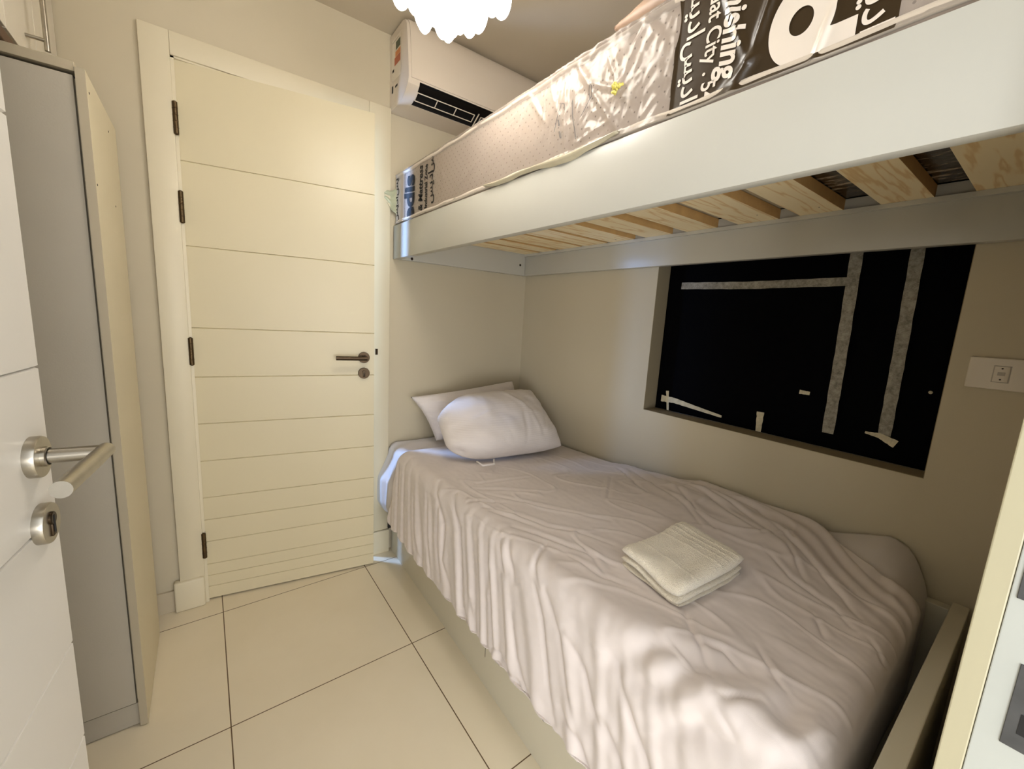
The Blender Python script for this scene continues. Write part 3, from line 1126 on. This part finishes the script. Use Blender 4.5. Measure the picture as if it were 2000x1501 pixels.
def merge(parts):
    V, Fc = [], []
    for v, f in parts:
        k = len(V)
        V += v
        Fc += [tuple(q + k for q in x) for x in f]
    return V, Fc


# the big white 'd' of the print with the neighbouring letters cut by the edges
obj('printed_lettering', merge([glyph_ring(-1.746, 1.790, (0.047, 0.062), (0.017, 0.020)), glyph_bar(-1.755, -1.822, 1.731, 1.763)]), 'ink_white', wp, smooth=True)
obj('printed_lettering', glyph_ring(-1.746, 1.930, (0.047, 0.062), (0.017, 0.020), math.pi * 1.05, math.pi * 1.95), 'ink_white', wp, smooth=True)
obj('printed_lettering', merge([glyph_ring(-1.742, 1.716, (0.030, 0.010), (0.0, 0.0), 0, math.pi), glyph_bar(-1.742, -1.815, 1.7225, 1.7262)]), 'ink_white', wp, smooth=True)
text_mesh('printed_lettering', AR, 'ink_white', -1.828, 1.848, 0.052, True, 0.0008, parent=wp)
# black lettering at the far end
text_mesh('printed_lettering', AR, 'ink_black', -0.045, 1.730, 0.052, False, 0.001, parent=wp)
text_mesh('printed_lettering', AR, 'ink_black', -0.045, 1.850, 0.052, False, 0.001, parent=wp)
text_mesh('printed_lettering', 'edis', 'ink_black', -0.235, 1.708, 0.155, False, 0.006, 0.15, xs=0.80, parent=wp)
text_mesh('printed_lettering', '& Mattress', 'ink_black', -0.325, 1.735, 0.058, False, 0.0016, 0.25, xs=0.72, parent=wp)
text_mesh('printed_lettering', 'n Industrial Zone', 'ink_black', -0.372, 1.718, 0.038, False, 0.0012, xs=0.74, parent=wp)
text_mesh('printed_lettering', AR, 'ink_black', -0.425, 1.748, 0.058, False, 0.0012, parent=wp)
text_mesh('printed_lettering', AR, 'ink_black', -0.425, 1.868, 0.058, False, 0.0012, parent=wp)
# pen strokes
bm = B()
def stroke(pts, r=0.0014):
    tube(bm, [(MX0 - 0.0025 - float(wrap_h(a, b)), a, b) for a, b in pts], r, 6)
stroke([(-1.165, 1.80), (-1.176, 1.835), (-1.187, 1.863), (-1.198, 1.858), (-1.203, 1.842)], 0.001)
stroke([(-1.228, 1.856), (-1.232, 1.82), (-1.243, 1.785), (-1.253, 1.758)])
stroke([(-1.262, 1.806), (-1.270, 1.815), (-1.285, 1.832), (-1.296, 1.842), (-1.299, 1.862), (-1.291, 1.872), (-1.286, 1.855), (-1.290, 1.838)], 0.001)
stroke([(-1.180, 1.825), (-1.183, 1.810)], 0.0022)
stroke([(-1.186, 1.795), (-1.192, 1.778)], 0.0026)
obj('pen_mark', bm, 'pen', wp)
# yellow tie knot
bm = B()
r5 = random.Random(8)
for k in range(9):
    c = Vector((MX0 - 0.016 + r5.uniform(-.003, .003), -1.383 + r5.uniform(-.011, .011), 1.826 + r5.uniform(-.011, .011)))
    a = c + Vector((r5.uniform(-.004, .004), r5.uniform(-.012, .012), r5.uniform(-.012, .012)))
    tube(bm, [c, (c + a) / 2 + Vector((-.004, 0, 0)), a], 0.0032, 6)
obj('yellow_tie', bm, 'yellow', wp, smooth=True)
# film flap hanging below the mattress over the rail
vs = []
n = 60
for i in range(n):
    t = i / (n - 1)
    y = -0.84 - 0.56 * t
    sag = (math.sin(math.pi * t) ** 0.8) * 0.024 * (0.75 + 0.35 * math.sin(9 * t + 1))
    for j in range(7):
        u = j / 6
        z = MZ0 + 0.012 - (0.004 + sag) * u
        x = MX0 - 0.009 - 0.010 * math.sin(math.pi * min(1, u * 1.1)) - 0.004 * (u > 0.3)
        x = min(x, RX - 0.002) if z < RZ1 + 0.004 else x
        vs.append((x - 0.002 * math.sin(t * 40) * u, y, z))
o = obj('film_flap', (vs, grid_faces(n, 7)), 'clearflap', wp, smooth=True)
so = o.modifiers.new('s', 'SOLIDIFY'); so.thickness = 0.0006
# crumpled tail of film at the far corner
vs = []
for i in range(14):
    t = i / 13
    w = 0.075 * (1 - t) ** 0.7 + 0.02
    for j in range(10):
        u = j / 9 - 0.5
        vs.append((MX0 + 0.012 - 0.075 * t, -0.022 - 0.006 * math.sin(u * 14 + t * 5), 1.815 + 0.03 * t + w * u * 1.4 + 0.004 * math.sin(9 * t)))
o = obj('film_tail', (vs, grid_faces(14, 10)), 'greenfilm', wp, smooth=True)
so = o.modifiers.new('s', 'SOLIDIFY'); so.thickness = 0.0006


# ------------------------------------------------------------------ pillows
def pillow(name, TL, TR, BR, BL, thick, m, seed, creases=(), tagl='', nx=70, ny=50, inset=0.035, rnd=0.12, rcorn=(1, 1, 1, 1)):
    TL, TR, BR, BL = map(Vector, (TL, TR, BR, BL))
    nrm = (TR - TL).cross(TL - BL).normalized()      # towards the viewer side chosen by sign
    if nrm.y > 0:
        nrm = -nrm
    vs = []
    idx = {}
    def pt(u, v, side):
        a, b = 2 * u - 1, 2 * v - 1
        # pull edges in between the corners
        uu = u - a * abs(a) ** 2 * inset * (1 - b * b)
        vv = v - b * abs(b) ** 2 * inset * (1 - a * a)
        # soften chosen corners
        q = max(0.0, abs(a) + abs(b) - 1.25) / 0.75
        ci = (0 if a < 0 else 1) if b > 0 else (3 if a < 0 else 2)
        k = rnd * q * q * rcorn[ci]
        uu -= k * (1 if a > 0 else -1) * 0.5
        vv -= k * (1 if b > 0 else -1) * 0.7
        p = (BL * (1 - uu) + BR * uu) * (1 - vv) + (TL * (1 - uu) + TR * uu) * vv
        prof = (max(0, 1 - abs(a) ** 2.6) * max(0, 1 - abs(b) ** 2.6)) ** 0.55
        h = prof * thick * (0.62 if side > 0 else 0.38)
        if side > 0:
            w = noise.noise(Vector((u * 5, v * 4, seed))) * 0.010 + noise.noise(Vector((u * 13, v * 9, seed + 3))) * 0.004
            h += w * min(1, prof * 2.2)
            for (ua, va, ub, vb, amp, ww) in creases:
                dx, dy = ub - ua, vb - va
                t = max(0, min(1, ((u - ua) * dx + (v - va) * dy) / (dx * dx + dy * dy)))
                d = math.hypot(u - ua - t * dx, v - va - t * dy)
                h += amp * math.exp(-(d / ww) ** 2) * math.sin(math.pi * min(max(t, .12), .88)) ** .7 * min(1, prof * 2)
            # radial puckers next to the seam
            ed = 1 - max(abs(a), abs(b))
            h += 0.004 * math.exp(-(ed / 0.16) ** 2) * noise.noise(Vector((u * 26, v * 20, seed + 9)))
        return p + nrm * h * (1 if side > 0 else -1)
    for i in range(nx):
        for j in range(ny):
            idx[(i, j, 1)] = len(vs); vs.append(tuple(pt(i / (nx - 1), j / (ny - 1), 1)))
    for i in range(nx):
        for j in range(ny):
            if i in (0, nx - 1) or j in (0, ny - 1):
                idx[(i, j, -1)] = idx[(i, j, 1)]
            else:
                idx[(i, j, -1)] = len(vs); vs.append(tuple(pt(i / (nx - 1), j / (ny - 1), -1)))
    fs = []
    for i in range(nx - 1):
        for j in range(ny - 1):
            fs.append(tuple(idx[(a, b, 1)] for a, b in ((i, j), (i + 1, j), (i + 1, j + 1), (i, j + 1))))
            fs.append(tuple(idx[(a, b, -1)] for a, b in ((i, j), (i, j + 1), (i + 1, j + 1), (i + 1, j))))
    bm = B()
    bv = [bm.verts.new(v) for v in vs]
    for f in fs:
        bm.faces.new([bv[k] for k in f])
    bmesh.ops.recalc_face_normals(bm, faces=bm.faces[:])
    o = obj(name, bm, m, smooth=True)
    tag(o, tagl, 'pillow')
    return o


pb = pillow('pillow', (-0.775, -0.085, 0.868), (-0.105, -0.075, 0.928), (-0.045, -0.15, 0.635), (-0.665, -0.16, 0.632), 0.13, 'pillow', 3.0,
            [(0.05, 0.9, 0.35, 0.7, 0.006, 0.03), (0.75, 0.95, 0.98, 0.7, -0.012, 0.03), (0.55, 1.0, 0.62, 0.8, -0.006, 0.02), (0.1, 0.55, 0.3, 0.65, 0.006, 0.04)],
            'off-white pillow propped against the far wall behind the other pillow', rnd=0.03, rcorn=(0, 1, 1, 1))
pf = pillow('pillow', (-0.735, -0.215, 0.868), (-0.070, -0.20, 0.884), (-0.125, -0.600, 0.644), (-0.768, -0.515, 0.640), 0.19, 'pillow', 11.0,
            [(0.52, 0.95, 0.72, 0.45, 0.008, 0.018), (0.72, 0.45, 0.74, 0.12, 0.006, 0.018), (0.98, 0.62, 0.76, 0.14, -0.007, 0.016), (0.66, 0.48, 0.60, 0.06, -0.008, 0.018),
             (0.2, 0.42, 0.42, 0.52, 0.004, 0.02), (0.78, 0.98, 0.95, 0.8, 0.004, 0.03), (0.47, 0.2, 0.50, 0.05, -0.004, 0.014), (0.4, 0.18, 0.44, 0.05, -0.004, 0.012), (0.05, 0.75, 0.03, 0.3, 0.006, 0.02), (0.3, 0.9, 0.33, 0.7, -0.005, 0.02), (0.85, 0.15, 0.98, 0.3, 0.005, 0.03)],
            'plump off-white striped pillow leaning in front, nearest the viewer', inset=0.02, rnd=0.20, rcorn=(1.6, 0.0, 0.35, 1.2))
bm = B()
tube(bm, [(-0.650, -0.555, 0.648), (-0.645, -0.598, 0.642), (-0.590, -0.608, 0.642), (-0.565, -0.568, 0.648)], 0.0045, 6)
obj('loop_tag', bm, 'pillow', pf, smooth=True)

# item lying on the upper mattress (only its edge shows)
up = pillow('bolster', (-0.77, -1.22, 2.05), (-0.20, -1.16, 2.05), (-0.20, -1.75, 1.98), (-0.80, -1.80, 2.0), 0.13, 'mauve', 6.0, [], '', rnd=0.1)
up['label'] = 'mauve-brown cushion lying on top of the plastic-wrapped mattress'
up['category'] = 'cushion'

# ================================================================== LOWER BED
bb = thing('box_bed', 'pale painted box bed with a drawer front, under the made-up bed', 'bed', (0, 0, 0))
def fx(y):       # front face of the base, slightly skewed to the wall
    return -0.845 + 0.031 * y
bm = B()
prism(bm, [(fx(-0.012), -0.012), (-0.012, -0.012), (-0.045, -1.985), (fx(-1.985), -1.985)], 0.0, 0.30, 'z')
obj('base_box', bm, 'base', bb)
bm = B()
e = 0.004
prism(bm, [(fx(-1.03) - e, -1.03), (fx(-1.03) + 0.004, -1.03), (fx(-1.975) + 0.004, -1.975), (fx(-1.975) - e, -1.975)], 0.108, 0.288, 'z')
obj('drawer_front', bm, 'base', bb)
bm = B()
prism(bm, [(fx(-1.022) - 0.0006, -1.022), (fx(-1.022) + 0.004, -1.022), (fx(-1.027) + 0.004, -1.027), (fx(-1.027) - 0.0006, -1.027)], 0.112, 0.288, 'z')
obj('drawer_gap', bm, 'knob', bb)
bm = B(); box(bm, -0.90, -0.01, -2.032, -1.999, 0.0, 0.606, 0.002)
obj('footboard', bm, 'base', bb)
bm = B(); box(bm, -0.041, -0.008, -1.998, -1.60, 0.30, 0.592, 0.002)
obj('side_board', bm, 'base', bb)
bm = B(); box(bm, -0.866, -0.846, -0.03, -0.004, 0.135, 0.205)  # dark of the gap beside the bed head, put in as a black block
tag(obj('dark_gap_block', bm, 'black'), 'small black block standing for the dark gap between the door casing and the bed head', 'dark gap')

WYs = np.array([0, .43, .61, .82, .94, 1.10, 1.30, 1.45, 1.62, 1.70, 1.80])
WZs = np.array([.628, .598, .606, .616, .638, .65, .688, .695, .692, .69, .68])
SYs = np.array([0, 1.2, 1.62, 1.70, 1.78, 1.854, 1.897, 1.937, 1.967, 2.0])
SZs = np.array([0, 0, .68, .686, .716, .744, .725, .670, .632, .58])


def ztop(x, y):
    w = np.interp(-y, WYs, WZs)
    z = 0.61 + (w - 0.61) * sm((x + 0.6) / 0.6)
    z = z + 0.012 * np.exp(-((y + 0.1) / 0.15) ** 2)
    return z


# --- fitted sheet over the mattress: a draped shell
def drape(nu, nv, s0, s1, wt, hem, zfun, side_x, disp, foot=None, tin=-0.012):
    """s along the bed (0 = far wall), t across: 0 at the right wall, wt = left edge, beyond = hanging side"""
    S = np.linspace(s0, s1, nu)
    tmax = wt + 0.40
    Tt = np.linspace(0.0, 1.0, nv)
    ss = np.repeat(S[:, None], nv, 1)
    hemv = np.array([hem(s) for s in S])[:, None]
    ztl = zfun(-wt + 0 * ss, -ss)
    tend = wt + np.maximum(0.02, (ztl - hemv)) + 0.02
    tt = Tt[None, :] ** 1.0 * tend
    x = np.where(tt < wt, -tt + tin, 0)
    r = 0.055
    # rounded edge
    a0 = wt - r * 0.8
    ang = np.clip((tt - a0) / r, 0, np.pi / 2)
    xe = -(a0) - r * np.sin(ang) + tin
    dz = r * (1 - np.cos(ang))
    below = np.maximum(0, tt - a0 - r * np.pi / 2)
    x = np.where(tt < a0, -tt + tin, xe)
    zt_ = zfun(np.clip(x, -0.9, 0), -ss)
    z = np.where(tt < a0, zt_, zt_ - dz - below)
    x = x - np.array([[side_x(a, b) for b in row] for a, row in zip(S, below)])
    nx_ = np.where(tt < a0, 0, -np.sin(ang))
    nz_ = np.where(tt < a0, 1, np.cos(ang))
    d = disp(ss, tt, below)
    x = x + nx_ * d
    z = z + nz_ * d
    y = -ss
    if foot is not None:
        f0, fr = foot
        a = np.clip((ss - f0) / fr, 0, np.pi / 2)
        yy = -(f0 + fr * np.sin(a))
        y = np.where(ss > f0, yy, y)
        z = np.where(ss > f0, z - fr * (1 - np.cos(a)) - np.maximum(0, ss - f0 - fr * np.pi / 2), z)
        z = np.maximum(z, 0.26)
    V = np.stack([x, y, z], -1).reshape(-1, 3)
    return [tuple(v) for v in V.tolist()], grid_faces(nu, nv)


def vnoise(ss, tt, fs, ft, seed):
    out = np.empty(ss.shape)
    for i in range(ss.shape[0]):
        for j in range(ss.shape[1]):
            out[i, j] = noise.noise(Vector((ss[i, j] * fs, tt[i, j] * ft, seed)))
    return out


def zf_f(x, y):
    w = np.where(y < -1.55, np.interp(-y, SYs, SZs) - 0.012, np.interp(-y, WYs, WZs) - 0.012)
    z = 0.598 + (w - 0.598) * sm((x + 0.38) / 0.38)
    return z + 0.018 * np.exp(-((y + 0.08) / 0.15) ** 2)


def disp_f(ss, tt, below):
    n = vnoise(ss, tt, 14, 6, 2.2)
    n2 = vnoise(ss, tt, 30, 5, 5.2)
    k = np.exp(-((ss - 0.05) / 0.35) ** 2)
    return (0.002 + 0.012 * k * np.clip((tt - 0.55) / 0.2, 0, 1)) * n + 0.006 * n2 * k * np.clip((tt - 0.6) / 0.2, 0, 1) - 0.004


fit = obj('fitted_sheet', drape(150, 110, 0.012, 2.20, 0.845, lambda s: 0.205 + 0.10 * float(sm(s / 0.35)) if s < 1.9 else 0.32, zf_f,
                                lambda s, b: (0.055 * math.exp(-((s - 0.05) / 0.22) ** 2)) * min(1, b / 0.12) * (1 if b < 0.25 else max(0.1, 1 - (b - 0.25) / 0.12)), disp_f, (1.90, 0.055)), 'fitted', smooth=True)
tag(fit, 'mattress in a white fitted sheet, bare at the head and near wall corner', 'bed sheet')
so = fit.modifiers.new('s', 'SOLIDIFY'); so.thickness = 0.002; so.offset = -1

CR = [[(0.736, 0.763), (0.82, 0.643), (0.894, 0.542)], [(0.808, 0.735), (0.987, 0.621), (1.09, 0.561), (1.216, 0.482)], [(0.831, 0.826), (0.904, 0.715)], [(0.901, 0.806), (1.007, 0.735), (1.13, 0.698), (1.203, 0.636), (1.316, 0.589)], [(0.941, 0.802), (1.037, 0.758), (1.109, 0.735)], [(1.066, 0.802), (1.149, 0.76), (1.277, 0.712), (1.399, 0.678)], [(1.298, 0.895), (1.254, 0.857), (1.2, 0.76)], [(0.706, 0.72), (0.754, 0.482)], [(1.229, 0.675), (1.339, 0.7), (1.424, 0.742)], [(0.867, 0.047), (1.042, 0.142), (1.175, 0.214)], [(0.95, 0.04), (1.146, 0.128), (1.342, 0.222), (1.451, 0.3)], [(1.126, 0.023), (1.279, 0.142), (1.385, 0.228), (1.483, 0.28)], [(1.147, 0.039), (1.345, 0.095), (1.476, 0.165), (1.595, 0.204)], [(1.086, 0.04), (1.329, 0.066), (1.499, 0.124), (1.689, 0.214)], [(1.321, 0.052), (1.516, 0.066), (1.664, 0.146)], [(1.092, 0.352), (0.972, 0.194)], [(1.266, 0.757), (1.412, 0.749), (1.495, 0.712)], [(1.61, 0.668), (1.668, 0.733), (1.736, 0.781), (1.772, 0.824)], [(1.57, 0.91), (1.615, 0.873), (1.651, 0.83), (1.716, 0.796)], [(1.571, 0.916), (1.633, 0.909), (1.677, 0.902), (1.707, 0.869), (1.745, 0.787), (1.801, 0.717)], [(1.705, 0.751), (1.739, 0.72), (1.785, 0.726)], [(1.781, 0.837), (1.804, 0.833), (1.84, 0.776)], [(1.722, 0.954), (1.782, 0.893), (1.842, 0.885), (1.892, 0.871)], [(1.886, 0.798), (1.88, 0.752), (1.884, 0.686)], [(1.899, 0.879), (1.927, 0.844), (1.94, 0.8)], [(1.772, 0.62), (1.816, 0.665), (1.853, 0.695)], [(1.79, 0.85), (1.835, 0.869)], [(1.562, 0.115), (1.656, 0.162), (1.758, 0.188), (1.836, 0.214), (1.882, 0.256)], [(1.628, 0.27), (1.723, 0.304), (1.833, 0.28), (1.884, 0.314)], [(1.65, 0.182), (1.756, 0.272)], [(1.914, 0.315), (1.95, 0.351), (1.973, 0.336)], [(1.814, 0.361), (1.854, 0.422)], [(0.598, 0.835), (0.74, 0.955), (0.775, 1.088), (0.853, 1.151)], [(0.561, 0.902), (0.627, 1.051), (0.711, 1.189)], [(0.665, 0.892), (0.71, 1.034), (0.779, 1.151)], [(0.738, 0.835), (0.852, 0.926), (0.899, 1.043), (0.926, 1.109)], [(0.445, 0.964), (0.507, 1.107), (0.61, 1.175)], [(1.025, 0.895), (1.049, 0.963), (1.072, 1.023)], [(1.082, 0.864), (1.146, 0.945)], [(1.099, 0.835), (1.174, 0.907), (1.189, 0.938)], [(0.904, 1.061), (0.952, 1.167), (1.064, 1.214)], [(1.068, 0.971), (1.109, 1.068), (1.156, 1.169), (1.291, 1.188), (1.343, 1.222)], [(1.203, 1.032), (1.258, 1.131), (1.328, 1.189), (1.444, 1.217), (1.472, 1.232)], [(1.257, 0.871), (1.33, 0.97), (1.396, 1.112), (1.44, 1.179)], [(1.321, 0.891), (1.4, 0.964), (1.458, 1.07), (1.509, 1.137)], [(1.414, 0.947), (1.497, 0.991), (1.536, 1.054), (1.611, 1.097)], [(1.583, 0.925), (1.628, 0.975), (1.676, 1.034), (1.719, 1.074)], [(1.45, 1.13), (1.525, 1.16), (1.584, 1.211)], [(0.996, 1.107), (1.035, 1.179)], [(1.565, 1.052), (1.646, 1.111)]]


def crease_h(ss, tt):
    h = np.zeros(ss.shape)
    for ci, pl in enumerate(CR):
        side = ci >= NTOP
        amp = 0.0085 if side else 0.0066
        w = 0.0095 if side else 0.0062
        if ci in BIG:
            amp, w = 0.016, 0.024
        lens = [math.dist(a, b) for a, b in zip(pl, pl[1:])]
        tot = sum(lens)
        best = np.full(ss.shape, 1e9)
        sgn = np.zeros(ss.shape)
        pos = np.zeros(ss.shape)
        acc = 0
        for (a, b), L in zip(zip(pl, pl[1:]), lens):
            dx, dy = b[0] - a[0], b[1] - a[1]
            if L < 1e-6:
                continue
            t = np.clip(((ss - a[0]) * dx + (tt - a[1]) * dy) / (L * L), 0, 1)
            px, py = ss - a[0] - t * dx, tt - a[1] - t * dy
            d = np.sqrt(px * px + py * py)
            s = np.sign(px * dy - py * dx)
            mk = d < best
            best = np.where(mk, d, best)
            sgn = np.where(mk, s, sgn)
            pos = np.where(mk, (acc + t * L) / tot, pos)
            acc += L
        fade = np.sin(np.pi * np.clip(pos, 0.06, 0.94)) ** 0.6
        sd = best * sgn
        h += fade * amp * (-0.9 * np.exp(-(sd / w) ** 2) + 0.42 * np.exp(-((sd - 2.2 * w) / (1.9 * w)) ** 2) + 0.30 * np.exp(-((sd + 2.6 * w) / (2.2 * w)) ** 2))
    return h


def disp_s(ss, tt, below):
    h = crease_h(ss, tt)
    side = np.clip((tt - 0.80) / 0.12, 0, 1)
    near = sm((ss - 0.2) / 0.2)
    # vertical folds of the hanging side
    ph = vnoise(ss, tt, 3.0, 1.2, 9.0) * 2.2
    lean = ss - 0.42 * np.maximum(0, tt - 0.84)
    f1 = np.sin(lean * 62 + ph * 2.4)
    f2 = np.sin(lean * 127 + ph * 5.0 + 1.0)
    amp = np.clip(below / 0.30, 0, 1) * 0.5 + 0.5
    mod = 0.55 + 0.6 * vnoise(ss, tt, 4.5, 0.7, 21.0)
    h += side * amp * (0.0075 * f1 * mod + 0.0035 * f2 * mod)
    # soft broad rumples on the top
    top = 1 - side
    h += top * (0.006 * vnoise(ss, tt, 5, 7, 31.0) + 0.0035 * vnoise(ss, tt, 9, 16, 33.0)) * (0.4 + 0.9 * sm((ss - 0.9) / 0.6))
    h += 0.0010 * vnoise(ss, tt, 40, 50, 40.0)
    rn = 0.5 - np.abs(vnoise(ss - 0.5 * tt, tt + 0.25 * ss, 3.2, 9, 61.0))
    h += 0.0042 * top * np.clip((rn - 0.41) / 0.09, 0, 1) ** 1.5 * sm((ss - 0.45) / 0.3)
    # fine puckers gathering towards the wall
    wl = np.clip((0.30 - tt) / 0.2, 0, 1) * sm((ss - 0.85) / 0.3)
    h += wl * 0.004 * np.sin((tt - 0.28 * ss) * 95 + 3 * vnoise(ss, tt, 2, 2, 50.0))
    return h + 0.004


def hem_s(s):
    h = np.interp(s, [0.2, 0.30, 0.5, 0.75, 0.85, 1.1, 1.25, 1.4, 1.55, 2.1], [0.33, 0.305, 0.285, 0.28, 0.262, 0.247, 0.212, 0.215, 0.225, 0.24])
    return float(h) + 0.007 * math.sin(s * 19) + 0.004 * math.sin(s * 43)


# --- top sheet; its wall-side edge runs in from the wall near the foot
def top_sheet():
    nu, nv = 420, 300
    vs, fs = drape(nu, nv, 0.215, 2.20, 0.855, hem_s, ztop, lambda s, b: 0.012 + 0.05 * min(1, b / 0.3), disp_s, (1.905, 0.055))
    # slide the wall-side border inwards where the sheet has pulled off the corner
    out = []
    for k, (x, y, z) in enumerate(vs):
        i, j = divmod(k, nv)
        s = 0.215 + (2.20 - 0.215) * i / (nu - 1)
        pull = 0.17 * float(sm((s - 1.60) / 0.32))
        t = j / (nv - 1)
        head = 0.055 * float(sm((0.42 - s) / 0.2)) if False else 0.0
        if pull > 0 and x > -0.86:
            x2 = -pull + x * (0.87 - pull) / 0.87
            zz = float(ztop(np.array(x2), np.array(-min(s, 1.9)))) - float(ztop(np.array(x), np.array(-min(s, 1.9))))
            cz = float(zf_f(np.array(x2), np.array(-min(s, 1.90)))) + 0.008
            zn = z + zz
            if s < 1.9 and zn < cz:
                zn = cz
            x, z = x2, zn
        out.append((x, y, z))
    return out, fs


NTOP = 32
BIG = (18, 19, 22, 23, 24)
ts = obj('bed_sheet', top_sheet(), 'sheet', smooth=True)
tag(ts, 'rumpled off-white top sheet draped over the lower bed and hanging down its side', 'bed sheet')
so = ts.modifiers.new('s', 'SOLIDIFY'); so.thickness = 0.0022; so.offset = -1

# ------------------------------------------------------------------ folded towel
def towel():
    tw = thing('folded_towel', 'folded cream terry towel with ribbed border lying on the lower bed', 'towel')
    # top corners: far-left, far-right, near-right, near-left
    A, Bq, C_, D = Vector((-0.697, -1.402, 0)), Vector((-0.395, -1.415, 0)), Vector((-0.430, -1.640, 0)), Vector((-0.725, -1.612, 0))
    def slab(zb, th, shrink, seed, ribs, open_left):
        nu, nv = 90, 60
        vs = []
        def P(u, v, k):
            a, b = 2 * u - 1, 2 * v - 1
            q = max(0.0, abs(a) + abs(b) - 1.5) / 0.5
            uu = u - a * 0.02 * (1 - b * b) * abs(a) - (0.03 * q * q * (1 if a > 0 else -1))
            vv = v - b * 0.02 * (1 - a * a) * abs(b) - (0.03 * q * q * (1 if b > 0 else -1))
            uu = shrink[0] + uu * (1 - shrink[0] - shrink[1])
            p = (A * (1 - uu) + Bq * uu) * (1 - vv) + (D * (1 - uu) + C_ * uu) * vv
            prof = max(0.0, (1 - abs(a) ** 9) * (1 - abs(b) ** 9)) ** 0.5
            zb2 = zb + float(ztop(np.array(p.x), np.array(p.y))) + (0.002 * noise.noise(Vector((u * 5, v * 5, seed))))
            mid = zb2 + th * 0.5
            z = mid + k * th * 0.5 * prof
            if k > 0:
                z += 0.004 * noise.noise(Vector((u * 4, v * 4, seed + 2)))
                if ribs:
                    for c in (0.60, 0.70, 0.78, 0.86):
                        z += 0.0022 * math.exp(-((u - c - 0.04 * v) / 0.010) ** 2)
                    z += 0.0018 * math.exp(-((u - 0.27) / 0.012) ** 2)
            if open_left:
                z += 0.010 * (1 - u) ** 6 * math.sin(v * 5 + 0.6)
            return (p.x, p.y, z)
        idx = {}
        for i in range(nu):
            for j in range(nv):
                idx[(i, j, 1)] = len(vs); vs.append(P(i / (nu - 1), j / (nv - 1), 1))
        fs = []
        for i in range(nu):
            for j in range(nv):
                if i in (0, nu - 1) or j in (0, nv - 1):
                    idx[(i, j, -1)] = idx[(i, j, 1)]
                else:
                    idx[(i, j, -1)] = len(vs); vs.append(P(i / (nu - 1), j / (nv - 1), -1))
        for i in range(nu - 1):
            for j in range(nv - 1):
                fs.append(tuple(idx[(a, b, 1)] for a, b in ((i, j), (i + 1, j), (i + 1, j + 1), (i, j + 1))))
                fs.append(tuple(idx[(a, b, -1)] for a, b in ((i, j), (i, j + 1), (i + 1, j + 1), (i + 1, j))))
        bm = B()
        bv = [bm.verts.new(v) for v in vs]
        for f in fs:
            bm.faces.new([bv[k] for k in f])
        bmesh.ops.recalc_face_normals(bm, faces=bm.faces[:])
        return bm
    obj('bottom_fold', slab(0.004, 0.014, (0.02, 0.03), 1.0, False, False), 'towel', tw, smooth=True)
    obj('middle_fold', slab(0.016, 0.020, (0.004, 0.02), 2.0, False, True), 'towel', tw, smooth=True)
    obj('top_fold', slab(0.034, 0.034, (0.0, 0.0), 3.0, True, True), 'towel', tw, smooth=True)
    return tw


towel()
